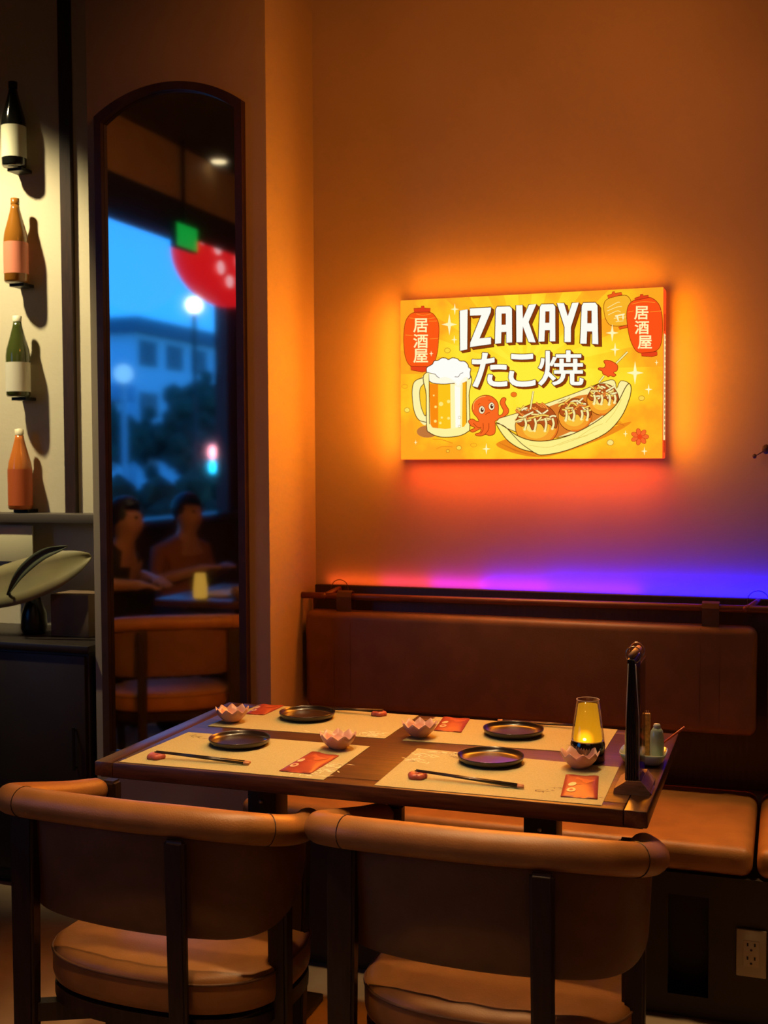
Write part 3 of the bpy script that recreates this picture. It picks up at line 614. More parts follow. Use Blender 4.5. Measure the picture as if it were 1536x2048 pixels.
# wet-towel packets
M_pk = mat('red_foil', (.36, .045, .02), .45, var=.15, vscale=25, bump=.4, bscale=60, spec=.5)
def packet(label, q):
    c = [Vector((*p_, 0)) for p_ in q]; cen = sum(c, Vector())/4
    t = thing('towel_packet', label, 'packet', (cen.x, cen.y, ZT), 0, 'red towel packets')
    bm = bmesh.new(); nu, nv = 8, 14; G = {}
    for sd in (0, 1):
        for i in range(nu+1):
            for j in range(nv+1):
                u, v = i/nu, j/nv; p_ = (c[0]*(1-u)*(1-v)+c[1]*u*(1-v)+c[2]*u*v+c[3]*(1-u)*v)-cen
                h = .0075*(math.sin(PI*u)**.6)*(max(0, math.sin(PI*min(1, max(0, (v-.07)/.86))))**.5)*(1+.12*math.sin(13*v+4*u))
                G[sd, i, j] = bm.verts.new((p_.x, p_.y, .0008+(h if sd else 0)+.0006*sd+(.0012*math.sin(9*u) if v in (0, 1) else 0)*sd))
        for i in range(nu):
            for j in range(nv): bm.faces.new((G[sd, i, j], G[sd, i+1, j], G[sd, i+1, j+1], G[sd, i, j+1]))
    for i in range(nu):
        for j in (0, nv): bm.faces.new((G[0, i, j], G[0, i+1, j], G[1, i+1, j], G[1, i, j]))
    for j in range(nv):
        for i in (0, nu): bm.faces.new((G[0, i, j], G[0, i, j+1], G[1, i, j+1], G[1, i, j]))
    fin('wrapper', bm, M_pk, t, smooth=True)
    def Q(u, v): 
        p_ = (c[0]*(1-u)*(1-v)+c[1]*u*(1-v)+c[2]*u*v+c[3]*(1-u)*v)-cen
        h = .0075*(math.sin(PI*u)**.6)*(max(0, math.sin(PI*min(1, max(0, (v-.07)/.86))))**.5)*(1+.12*math.sin(13*v+4*u))
        return (p_.x, p_.y, .0008+h+.0006+.0006)
    for nm, shapes, m in (('fan_print', [[(.30, .42), (.5, .40), (.72, .5), (.9, .7), (.9, .93), (.55, .93), (.35, .8)]], mat('foil_orange', (.52, .10, .035), .5)),
                          ('round_mark', [[(.26+.13*math.cos(a), .22+.075*math.sin(a)) for a in [2*PI*k/16 for k in range(16)]], [(.27+.12*math.cos(a), .42+.065*math.sin(a)) for a in [2*PI*k/16 for k in range(16)]]], mat('foil_cream', (.85, .55, .33), .45)),
                          ('round_mark_centre', [[(.26+.06*math.cos(a), .22+.034*math.sin(a)) for a in [2*PI*k/12 for k in range(12)]]], M_pk)):
        bm = bmesh.new(); zo = {'fan_print': 0, 'round_mark': .0003, 'round_mark_centre': .0006}[nm]
        for s_ in shapes:
            cu = sum(a for a, b in s_)/len(s_); cv = sum(b for a, b in s_)/len(s_); q0 = Q(cu, cv); cen_v = bm.verts.new((q0[0], q0[1], q0[2]+zo))
            ring = []
            for a, b in s_:
                w_ = Q(a, b); ring.append(bm.verts.new((w_[0], w_[1], w_[2]+zo)))
            for i in range(len(ring)): bm.faces.new((cen_v, ring[i], ring[(i+1) % len(ring)]))
        fin(nm, bm, m, t)
packet('red towel packet behind the lotus bowl nearest the mirror', [(-1.342, 2.762), (-1.290, 2.765), (-1.287, 2.885), (-1.355, 2.887)])
packet('red towel packet beside the chopsticks, in front of a lotus bowl at mid table', [(-1.026, 2.272), (-.953, 2.271), (-.949, 2.431), (-1.022, 2.449)])
packet('red towel packet behind the middle lotus bowl, bench side', [(-.817, 2.735), (-.747, 2.735), (-.765, 2.885), (-.836, 2.887)])
packet('red towel packet in front of the lotus bowl by the menu stand', [(-.417, 2.270), (-.345, 2.276), (-.368, 2.442), (-.436, 2.434)])
# chopstick rests and chopsticks
M_rest = mat('pink_red_ceramic', (.48, .10, .075), .35, var=.25, vscale=60)
def rest(label, x, y, rot):
    bm = bmesh.new(); n = 60
    def mod(i, a, r, z): return r*(1+.16*abs(math.cos(2.5*a))-.05), z
    lathe(bm, [(.004, .0085), (.006, .0105), (.013, .0115), (.0175, .0095), (.0195, .005), (.0185, 0), (.004, 0), (.004, .0085)], n, mod=mod)
    o = fin('chopstick_rest', bm, M_rest, None, smooth=True); o.location = (x, y, ZT); o.rotation_euler[2] = rot; tag(o, label, 'chopstick rest', 'pink flower chopstick rests')
rest('pink flower chopstick rest on the front mat nearest the mirror', -1.334, 2.288, .2)
rest('red flower chopstick rest in front of the right chair', -.728, 2.316, .4)
rest('pink flower chopstick rest on the back mat beside the middle of table', -1.003, 2.858, .1)
M_chop = mat('black_lacquer_stick', (.018, .012, .010), .3, coat=.3); M_tip = mat('gold_tip', (.65, .28, .13), .4)
def chop(label, a, b, grp):
    a, b = Vector(a), Vector(b); mid = (a+b)/2
    t = thing('chopstick', label, 'chopstick', tuple(mid), 0, grp)
    d = (b-a).normalized(); c = b-d*.013
    bm = bmesh.new(); tube(bm, [a-mid, c-mid], [.0016, .0036], 8); fin('stick', bm, M_chop, t, smooth=True)
    bm = bmesh.new(); tube(bm, [c-mid, b-mid], [.0036, .0029], 8); fin('end_cap', bm, M_tip, t, smooth=True)
zr, zl = ZT+.0140, ZT+.0040
chop('black chopstick on the mirror-end mat, chair side, the one nearer the plate', (-1.338, 2.296, zr), (-1.110, 2.307, zl), 'chopsticks by the mirror, chair side')
chop('black chopstick on the mirror-end mat, chair side, the one nearer the table edge', (-1.338, 2.288, zr), (-1.108, 2.296, zl), 'chopsticks by the mirror, chair side')
chop('black chopstick before the right chair, the one nearer the plate', (-.733, 2.325, zr), (-.500, 2.311, zl), 'chopsticks before the right chair')
chop('black chopstick before the right chair, the one nearer the table edge', (-.734, 2.318, zr), (-.498, 2.302, zl), 'chopsticks before the right chair')
chop('black chopstick behind the mirror-end plate, the one nearer the bench', (-.992, 2.862, zr), (-1.215, 2.876, zl), 'chopsticks behind the mirror-end plate')
chop('black chopstick behind the mirror-end plate, the one nearer the plate', (-.992, 2.854, zr), (-1.213, 2.862, zl), 'chopsticks behind the mirror-end plate')
chop('black chopstick behind the plate by the candle lamp, nearer the bench', (-.46, 2.872, zl+.004), (-.690, 2.880, zl), 'chopsticks behind the lamp-side plate')
chop('black chopstick behind the plate by the candle lamp, nearer the plate', (-.46, 2.862, zl+.004), (-.688, 2.870, zl), 'chopsticks behind the lamp-side plate')
# candle lamp
lampt = thing('candle_lamp', 'small glowing candle lamp with a tapered glass shade on a black base', 'lamp', (-.412, 2.572, TZ+.0002))
bm = bmesh.new(); lathe(bm, [(0, 0), (.0365, 0), (.038, .003), (.038, .040), (.0355, .046), (.028, .046), (.028, .040), (0, .040)], 40)
fin('base', bm, mat('black_glass', (.006, .006, .007), .06, spec=.8, coat=1), lampt, smooth=True).data.set_sharp_from_angle(angle=.7)
bm = bmesh.new(); lathe(bm, [(.0370, .0465), (.0255, .137), (.0243, .137), (.0358, .0475)], 40)
for r_, z_ in ((.0249, .137), (.0364, .0475)):
    rb_ = bmesh.new(); tube(rb_, [(r_*math.cos(a), r_*math.sin(a), z_) for a in [2*PI*k/36 for k in range(36)]], .0008, 6, closed=True); fin('glass_rim', rb_, mat('glass_rim', (.62, .50, .40), .2), lampt, smooth=True)
fin('glass_shade', bm, thin_glass('shade_glass', (1, .97, .92), .03, .03), lampt, smooth=True)
bm = bmesh.new(); lathe(bm, [(.0318, .0468), (.0212, .126), (.0205, .126), (.0310, .0468)], 40)
im = bpy.data.materials.new('lamp_diffuser'); im.use_nodes = True; n_ = im.node_tree; n_.nodes.clear()
o1 = n_.nodes.new('ShaderNodeOutputMaterial'); e1 = n_.nodes.new('ShaderNodeEmission'); t1 = n_.nodes.new('ShaderNodeTexCoord'); s1 = n_.nodes.new('ShaderNodeSeparateXYZ'); r1 = n_.nodes.new('ShaderNodeMapRange')
r1.inputs[1].default_value = .046; r1.inputs[2].default_value = .124
c1 = n_.nodes.new('ShaderNodeValToRGB'); c1.color_ramp.elements[0].color = (*lin('#f5a312'), 1); c1.color_ramp.elements[1].color = (*lin('#d08c14'), 1)
v1 = n_.nodes.new('ShaderNodeVectorMath'); v1.operation = 'DISTANCE'; v1.inputs[1].default_value = (-.002, -.031, .055); n_.links.new(t1.outputs['Object'], v1.inputs[0])
g1_ = n_.nodes.new('ShaderNodeMapRange'); g1_.inputs[1].default_value = .004; g1_.inputs[2].default_value = .026; g1_.inputs[3].default_value = 2.4; g1_.inputs[4].default_value = .85; g1_.interpolation_type = 'SMOOTHERSTEP'
n_.links.new(v1.outputs['Value'], g1_.inputs[0]); n_.links.new(g1_.outputs[0], e1.inputs[1])
n_.links.new(t1.outputs['Object'], s1.inputs[0]); n_.links.new(s1.outputs['Z'], r1.inputs[0]); n_.links.new(r1.outputs[0], c1.inputs[0]); n_.links.new(c1.outputs[0], e1.inputs[0]); n_.links.new(e1.outputs[0], o1.inputs[0]); e1.inputs[1].default_value = .85
fin('inner_shade', bm, im, lampt, smooth=True)
bm = bmesh.new(); ball(bm, (-.002, -.0305, .054), .0035, 2, (1.2, .5, 1)); fin('flame_bulb', bm, emis('flame_glow', (1, .85, .35), 3.0), lampt, smooth=True)
# menu stand
menu = thing('menu_stand', 'tall black flip menu held upright by two rings on a wooden block', 'menu', (-.285, 2.385, TZ+.0002))
bm = bmesh.new(); prism(bm, [(-.038, .0), (.034, .0), (.034, .008), (.018, .027), (-.012, .027), (-.036, .010)], -.052, .052)
bmesh.ops.rotate(bm, matrix=Matrix.Rotation(PI/2, 3, 'X'), verts=bm.verts[:])
fin('wooden_base', bm, mat('base_wood', (.36, .17, .06), .5, var=.3, vscale=20, stretch=(1, 8, 8)), menu)
M_menu = mat('menu_black', (.014, .011, .010), .35, spec=.5)
for dx, lean in ((-.014, .004), (-.009, .002), (-.004, .0), (.001, -.002), (.006, -.005)):
    bm = bmesh.new(); box(bm, dx-.0018, dx+.0018, -.045, .05, .027, .270, .0008, 1)
    for v in bm.verts: v.co.x += lean*(v.co.z-.027)/.24
    fin('menu_board', bm, M_menu, menu)
bm = bmesh.new(); box(bm, .0125, .0135, -.045, .05, .030, .262); fin('page_sleeve', bm, thin_glass('clear_sleeve', (.85, .8, .75), .05, .1), menu)
for a, b in ((-.0125, -.0155), (.0128, .0105)):
    bm = bmesh.new(); tube(bm, [(a, -.0465, .030), (a+.25*(b-a), -.0468, .15), (b+.006 if a < 0 else b-.006, -.0466, .262)], .0011, 6); fin('sleeve_edge', bm, mat('sleeve_plastic', (.42, .34, .27), .35), menu, smooth=True)
bm = bmesh.new(); tube(bm, [(-.005, -.035, .276), (.0, .045, .279)], .0065, 12); fin('dowel', bm, mat('dowel_wood', (.45, .20, .08), .5), menu, smooth=True)
for y in (-.026, .030):
    bm = bmesh.new(); tube(bm, [(-.002+.015*math.cos(a), y, .277+.0165*math.sin(a)) for a in [2*PI*k/28 for k in range(28)]], .0012, 6, closed=True)
    fin('ring', bm, mat('ring_steel', (.75, .62, .5), .25, metal=1), menu, smooth=True)
bm = bmesh.new(); box(bm, -.001, 0, -.03, .03, 0, .052); cd_ = fin('purple_card', bm, mat('card_purple', (.20, .06, .30), .6), menu); cd_.location = (.0365, -.012, .001); cd_.rotation_euler = (0, -.65, 0)
bm = bmesh.new(); box(bm, .0002, .0006, -.03, .03, 0, .010); cf = fin('card_band', bm, mat('card_lilac', (.55, .25, .62), .6), menu); cf.location = cd_.location; cf.rotation_euler = cd_.rotation_euler
# condiment tray with shakers
M_cel = mat('celadon_glaze', (.42, .50, .36), .2, var=.12, vscale=18, coat=.5)
bm = bmesh.new()
def sq(s, z, k=.32):
    P = []
    for q in range(40):
        a = 2*PI*q/40; c, s_ = math.cos(a), math.sin(a); P.append((s*math.copysign(abs(c)**.42, c), s*.98*math.copysign(abs(s_)**.42, s_), z))
    return [bm.verts.new(v) for v in P]
rings = [sq(.030, .001), sq(.040, .003), sq(.046, .012), sq(.051, .026), sq(.049, .0265), sq(.043, .013), sq(.036, .006), sq(.02, .0055)]
for Ra, Rb in zip(rings, rings[1:]):
    for k in range(40): bm.faces.new((Ra[k], Ra[(k+1) % 40], Rb[(k+1) % 40], Rb[k]))
bm.faces.new(rings[0]); bm.faces.new(rings[-1])
tr = fin('condiment_tray', bm, M_cel, None, smooth=True); tr.location = (-.293, 2.598, TZ+.0002); tag(tr, 'square pale green ceramic tray of condiments behind the menu stand', 'tray')
TRZ = TZ+.0062
def shaker(label, x, y, r, h, cap):
    t = thing('shaker_bottle', label, 'shaker', (x, y, TRZ), 0, 'celadon shakers')
    bm = bmesh.new(); lathe(bm, [(0, 0), (r*.92, 0), (r, .004), (r, h*.62), (r*.86, h*.80), (r*.5, h*.9), (0, h*.9)], 28); fin('body', bm, M_cel, t, smooth=True)
    bm = bmesh.new(); lathe(bm, [(r*.5, h*.88), (r*.52, h*.94), (r*.4, h), (0, h*1.01)], 24); fin('stopper', bm, mat(cap[0], cap[1], .35), t, smooth=True)
shaker('pale green shaker in the condiment tray, on the candle lamp side', -.322, 2.602, .0125, .082, ('celadon_pale', (.5, .55, .42)))
shaker('grey-green shaker in the condiment tray, leaning by the toothpick box', -.266, 2.612, .0155, .078, ('celadon_white', (.6, .6, .5)))
tb_ = thing('toothpick_box', 'narrow yellow patterned toothpick box standing in the condiment tray', 'box', (-.290, 2.622, TRZ), .2)
bm = bmesh.new(); box(bm, -.0085, .0085, -.006, .006, 0, .098, .002, 2); fin('carton', bm, mat('toothpick_yellow', (.62, .34, .07), .5, var=.4, vscale=120), tb_)
bm = bmesh.new()
for i in range(3): tube(bm, [(-.004+.004*i, 0, .096), (-.004+.004*i, .001, .104)], .0012, 6)
fin('toothpick_tips', bm, mat('toothpick', (.6, .42, .2), .6), tb_)
bm = bmesh.new(); tube(bm, [(-.032, .004, -.030), (.030, -.004, .024)], [.0022, .0026], 8)
rs = fin('red_stirrer', bm, mat('stirrer_red', (.62, .10, .06), .4), None, smooth=True); rs.location = (-.238, 2.633, TZ+.053); tag(rs, 'thin red stick leaning out of the condiment tray', 'stick')

# ------------------------------------------------------------------ chairs
def make_chair(label, loc, rz, group):
    t = thing('barrel_chair', label, 'chair', loc, rz, group)
    rp_ = [(-.285, .285, .640), (-.315, .19, .652), (-.345, .09, .672), (-.338, .02, .688), (-.27, -.022, .698), (-.14, -.040, .702), (0, -.046, .703), (.13, -.038, .702), (.235, -.012, .694), (.292, .05, .676), (.300, .14, .655), (.268, .25, .636)]
    path = catmull(rp_, 6); n = len(path)
    bm = bmesh.new(); rad_ = [.029+.004*math.sin(PI*i/(n-1))**.5 if 0 < i < n-1 else .022 for i in range(n)]
    tube(bm, path, rad_, 18, sy=.98); fin('armrest_rail', bm, M_leather, t, smooth=True)
    for i in (24, 52):
        bm = bmesh.new(); q = path[i]; d = (path[i+1]-path[i-1]).normalized(); s_ = d.cross(Vector((0, 0, 1))).normalized(); u = s_.cross(d); rr = rad_[i]+.0004
        tube(bm, [q+s_*rr*math.cos(a)+u*rr*.98*math.sin(a) for a in [2*PI*k/24 for k in range(24)]], .0011, 5, closed=True); fin('rail_seam', bm, M_dark, t)
    # curved back panel: top under the rail, bottom edge lifting towards the arms
    pp = catmull([(-.262, .235, .0), (-.292, .16, 0), (-.300, .08, 0), (-.270, .02, 0), (-.16, -.020, 0), (0, -.036, 0), (.15, -.024, 0), (.245, .010, 0), (.286, .075, 0), (.286, .15, 0), (.262, .225, 0)], 6); n = len(pp)
    bm = bmesh.new(); R = []
    rz_ = lambda i: path[min(len(path)-1, int(i/(n-1)*(len(path)-1)))].z
    for i, q in enumerate(pp):
        a = abs(2*i/(n-1)-1); zb = .462+.145*max(0, (a-.25)/.75)**2.2; zt = rz_(i)-.012
        R.append([bm.verts.new((q.x*(1-.03*(1-k/5)), q.y+.012*(1-k/5), zb+(zt-zb)*k/5)) for k in range(6)])
    for A_, B_ in zip(R, R[1:]):
        for k in range(5): bm.faces.new((A_[k], B_[k], B_[k+1], A_[k+1]))
    o = fin('back_panel', bm, M_leatherb, t, smooth=True); md = o.modifiers.new('thick', 'SOLIDIFY'); md.thickness = .026; md.offset = 0; bv = o.modifiers.new('soft', 'BEVEL'); bv.width = .006; bv.segments = 2
    # legs: two rear, one back stave, two front
    def leg(x0, y0, z0, x1, y1, z1, w, d, nm='leg'):
        bm = bmesh.new(); 
        for (x, y, z, k) in ((x0, y0, z0, .8), (x1, y1, z1, 1.0)): pass
        vs_ = []
        for (x, y, z, k) in ((x0, y0, z0, .85), (x1, y1, z1, 1.0)):
            vs_.append([bm.verts.new((x+sx_*w*k/2, y+sy_*d*k/2, z)) for sx_, sy_ in ((-1, -1), (1, -1), (1, 1), (-1, 1))])
        bm.faces.new(vs_[0]); bm.faces.new(vs_[1])
        for i in range(4): bm.faces.new((vs_[0][i], vs_[0][(i+1) % 4], vs_[1][(i+1) % 4], vs_[1][i]))
        bmesh.ops.bevel(bm, geom=bm.edges[:], offset=.006, segments=3, affect='EDGES'); fin(nm, bm, M_dark, t, auto=50)
    leg(-.288, -.004, 0, -.284, -.002, .672, .060, .036); leg(.270, .10, 0, .268, .10, .655, .046, .040)
    leg(.125, -.058, 0, .120, -.064, .672, .046, .020, 'back_stave')
    leg(-.272, .300, 0, -.270, .300, .662, .040, .036); leg(.222, .270, 0, .240, .270, .640, .040, .036)
    # seat: D-shaped cushion with piping on a wooden ring
    def ring(s, n=48):
        P = []
        for k in range(n):
            a = 2*PI*k/n; c, q = math.cos(a), math.sin(a); e = .8 if q < 0 else .55
            P.append((s*.272*math.copysign(abs(c)**e, c), .13+s*(.176 if q < 0 else .235)*math.copysign(abs(q)**e, q)))
        return P
    bm = bmesh.new(); RR = []
    for s, z in ((.90, .302), (.985, .308), (1.0, .322), (1.0, .362), (.985, .375), (.93, .384), (.7, .392), (.35, .396)): RR.append([bm.verts.new((x, y, z+(.0022*math.sin(95*x+9*math.sin(30*y))*(1 if .6 < s < .99 and y < .1 else .25) if z > .37 else 0))) for x, y in ring(s)])
    for A_, B_ in zip(RR, RR[1:]):
        for k in range(48): bm.faces.new((A_[k], A_[(k+1) % 48], B_[(k+1) % 48], B_[k]))
    bm.faces.new(RR[0]); bm.faces.new(RR[-1]); fin('seat_cushion', bm, M_leather, t, smooth=True)
    bm = bmesh.new(); tube(bm, [(x, y, .369) for x, y in ring(1.0)], .003, 6, closed=True); fin('seat_piping', bm, M_leatherb, t, smooth=True)
    bm = bmesh.new(); prism(bm, ring(.985), .264, .297); bmesh.ops.bevel(bm, geom=[e_ for e_ in bm.edges if abs(e_.verts[0].co.z-e_.verts[1].co.z) < 1e-5], offset=.006, segments=2, affect='EDGES'); fin('seat_ring', bm, M_dark, t, auto=50)
    for a, b in (((-.285, 0), (.222, .26)), ((.265, .10), (-.265, .29))):
        bm = bmesh.new(); d = Vector((b[0]-a[0], b[1]-a[1], 0)).normalized(); nn = Vector((-d.y, d.x, 0))*.014
        z0, z1 = (.215, .255)
        c8 = [Vector((*q, z))+s_*nn for z in (z0, z1) for q, s_ in ((a, 1), (b, 1), (b, -1), (a, -1))]; v8 = [bm.verts.new(c) for c in c8]
        bm.faces.new(v8[:4]); bm.faces.new(v8[4:])
        for i in range(4): bm.faces.new((v8[i], v8[(i+1) % 4], v8[4+(i+1) % 4], v8[4+i]))
        fin('cross_stretcher', bm, M_dark, t)
    return t
ch = make_chair('tan leather barrel chair at the table corner by the menu stand', (-.533, 2.118, 0), math.radians(1.5), 'barrel chairs')
dup(ch, (-1.252, 2.078, 0), math.radians(-1.5), 'tan leather barrel chair at the table corner nearest the mirror', 'barrel chairs')
dup(ch, (-2.60, 1.86, 0), math.radians(150), 'tan leather barrel chair seen only in the mirror, by the seated diners', 'barrel chairs')

# ------------------------------------------------------------------ bottle display wall
def bottle(label, z, glass, lab, cap, h=.30, labw=(.10, .47)):
    x, y = -2.603, YB-.062
    t = thing('sake_bottle', label, 'bottle', (x, y, z), 0, 'bottles on the display wall')
    bm = bmesh.new(); r = .0425
    lathe(bm, [(0, .004), (r*.9, 0), (r, .006), (r, h*.50), (r*.93, h*.58), (r*.62, h*.74), (r*.40, h*.86), (r*.33, h*.93), (0, h*.93)], 32); fin('glass_body', bm, glass, t, smooth=True)
    bm = bmesh.new(); lathe(bm, [(r*1.012, h*labw[0]), (r*1.012, h*labw[1])], 32); fin('paper_label', bm, lab, t, smooth=True)
    bm = bmesh.new(); lathe(bm, [(r*.36, h*.92), (r*.37, h*.99), (0, h)], 24); fin('cap', bm, cap, t, smooth=True)
    bx('wall_bracket', (-.03, .03, .0, .0605, -.012, -.001), M_black, t)
g1 = mat('bottle_black', (.008, .009, .008), .12, coat=.5); g2 = mat('bottle_amber', (.28, .11, .015), .12, coat=.5); g3 = mat('bottle_green', (.05, .065, .015), .12, coat=.5); g4 = mat('bottle_clear_orange', (.55, .16, .03), .15, coat=.4)
bottle('black sake bottle with a cream label, topmost on the display wall', 2.462, g1, mat('label_cream', (.62, .62, .46), .6), mat('cap_black', (.01, .01, .01), .4))
bottle('amber sake bottle with a salmon pink label, second from the top', 2.055, g2, mat('label_salmon', (.72, .23, .14), .6), g2)
bottle('olive green sake bottle with a white label, third from the top', 1.650, g3, mat('label_white', (.62, .60, .50), .6), mat('cap_white', (.65, .63, .5), .5), .29, (.06, .42))
bottle('orange bottle with a white neck, lowest on the display wall', 1.247, g4, mat('label_orange', (.50, .10, .02), .6), mat('cap_cream', (.68, .62, .45), .5), .29, (.05, .50))
sh = bx('wall_shelf', (-3.4, -2.108, 3.50, 3.5995, 1.200, 1.234), mat('shelf_grey_brown', (.07, .055, .045), .6), None, .003)
tag(sh, 'long dark shelf under the wall of bottles', 'shelf')
# sideboard with a vase of broad leaves and a brown box
sb = thing('sideboard', 'low dark sideboard under the bottle shelf left of the mirror', 'cabinet', (-2.75, 3.4, 0))
bx('carcass', (-.75, .625, -.17, .19, .06, .80), mat('sideboard_brown', (.022, .014, .012), .5, var=.2, vscale=10), sb, .004)
bx('top', (-.77, .635, -.19, .195, .80, .825), mat('sideboard_top', (.02, .014, .012), .4), sb, .004)
bx('plinth', (-.73, .60, -.14, .17, 0, .06), M_black, sb)
for i in range(3):
    a = -.74+i*.455; d_ = bx('door', (a, a+.445, -.182, -.17, .08, .79), mat('sideboard_brown', (.03, .018, .016), .5), sb, .002)
    bm = bmesh.new(); tube(bm, [(a+.41, -.197, .42), (a+.41, -.197, .56)], .005, 8); tube(bm, [(a+.41, -.182, .43), (a+.41, -.197, .43)], .004, 6); tube(bm, [(a+.41, -.182, .55), (a+.41, -.197, .55)], .004, 6); fin('handle', bm, M_black, d_)
bo_ = bx('storage_box', (-.075, .075, -.06, .06, 0, .145), mat('box_brown', (.16, .10, .06), .7, var=.1), None, .004); bo_.location = (-2.285, 3.42, .8255); tag(bo_, 'brown box on the sideboard beside the black vase', 'box')
pv_ = thing('leafy_plant', 'broad pale green leaves arching from a black vase under the bottle shelf', 'plant', (-2.455, 3.40, .8255))
bm = bmesh.new(); lathe(bm, [(0, 0), (.038, 0), (.045, .02), (.042, .07), (.024, .12), (.018, .15), (.022, .165), (.016, .165), (.013, .15), (0, .14)], 28); fin('vase', bm, mat('vase_black', (.006, .006, .007), .3), pv_, smooth=True)
def leaf(pts, w, m, nm='leaf'):
    P = catmull(pts, 6); n = len(P); bm = bmesh.new(); R = []
    for i, q in enumerate(P):
        t_ = (P[min(n-1, i+1)]-P[max(0, i-1)]).normalized(); s_ = t_.cross(Vector((0, -1, .25))).normalized(); ww = w*(math.sin(PI*min(1, (i+.6)/n))**.7)
        R.append([bm.verts.new(q+s_*ww*k+Vector((0, -.012*abs(k), 0))) for k in (-1, -.5, 0, .5, 1)])
    for A_, B_ in zip(R, R[1:]):
        for k in range(4): bm.faces.new((A_[k], A_[k+1], B_[k+1], B_[k]))
    o = fin(nm, bm, m, pv_, smooth=True); md = o.modifiers.new('t', 'SOLIDIFY'); md.thickness = .003
Lp = mat('leaf_pale', (.22, .19, .085), .6, var=.15, vscale=10); Ld = mat('leaf_dark', (.05, .06, .03), .6)
leaf([(.255, -.03, .275), (.15, -.05, .235), (.0, -.07, .185), (-.15, -.08, .15), (-.30, -.09, .125)], .076, Lp)
leaf([(.233, -.13, .315), (.14, -.135, .285), (.06, -.14, .225), (.005, -.14, .15)], .021, Ld)
bm = bmesh.new(); tube(bm, catmull([(.0, -.01, .14), (-.01, -.08, .13), (.0, -.13, .145), (.008, -.14, .155)], 4), .005, 6); fin('stalk', bm, Ld, pv_)
bm = bmesh.new(); tube(bm, catmull([(.0, .0, .14), (.02, -.03, .17), (.05, -.06, .20)], 4), .006, 6); fin('stalk', bm, Ld, pv_)
pb = bx('menu_card', (-.10, .05, -.003, .003, 0, .13), mat('card_cream', (.62, .58, .38), .6), None, .001); pb.location = (-2.59, 3.52, 1.05); pb.location.z = 1.06; tag(pb, 'cream card hanging on the wall just under the bottle shelf', 'card')
# dried twig ornament at the right edge of the wall
tw = thing('dried_twig', 'dark dried twig with small buds fixed to the orange wall beside the sign', 'ornament', (-.03, YB, 1.445))
bm = bmesh.new(); tube(bm, [(.06, -.004, .03), (.0, -.02, .008), (-.03, -.03, -.003), (-.062, -.032, -.022)], [.005, .004, .0025, .001], 6); fin('stem', bm, M_dark, tw)
for x, z, r in ((-.028, .0, .012), (-.005, .016, .015), (.018, .002, .017), (-.06, -.02, .006)):
    bm = bmesh.new(); ball(bm, (x, -.028, z), r, 2, (1, .8, 1.2)); fin('bud', bm, mat('twig_bud', (.05, .02, .025), .5, var=.5, vscale=60), tw, smooth=True)

# ------------------------------------------------------------------ the part of the room the mirror shows
t2 = thing('cafe_table', 'dark square table of the diners reflected in the mirror', 'table', (-2.56, 1.14, 0))
bx('tabletop', (-.34, .40, -.38, .34, .715, .75), M_wood, t2, .004); bx('column', (-.05, .05, -.05, .05, .03, .715), M_black, t2, .004); bx('base_foot', (-.28, .28, -.25, .25, 0, .03), M_black, t2, .004)
Z2 = .7502
bm = bmesh.new(); lathe(bm, [(0, 0), (.03, 0), (.034, .004), (.034, .05), (.026, .12), (.024, .12), (.031, .05), (0, .045)], 24)
o = fin('candle_glass', bm, emis('candle_gold', '#c8963a', .8), None, smooth=True); o.location = (-2.70, 1.38, Z2); tag(o, 'glowing gold candle glass on the diners table in the mirror', 'candle')
bm = bmesh.new(); lathe(bm, [(0, .004), (.08, .004), (.11, .016), (.112, .016), (.085, 0), (0, 0)], 32)
o = fin('plate', bm, mat('plate_white', (.7, .68, .62), .3), None, smooth=True); o.location = (-2.62, 1.25, Z2); tag(o, 'white plate on the diners table in the mirror', 'plate')
bm = bmesh.new(); lathe(bm, [(0, 0), (.045, .0), (.07, .03), (.075, .055), (.071, .055), (.06, .02), (0, .012)], 28)
o = fin('serving_bowl', bm, mat('bowl_brass', (.5, .3, .1), .3, metal=.6), None, smooth=True); o.location = (-2.47, 1.36, Z2); tag(o, 'brass serving bowl beside the white plate in the mirror', 'bowl')

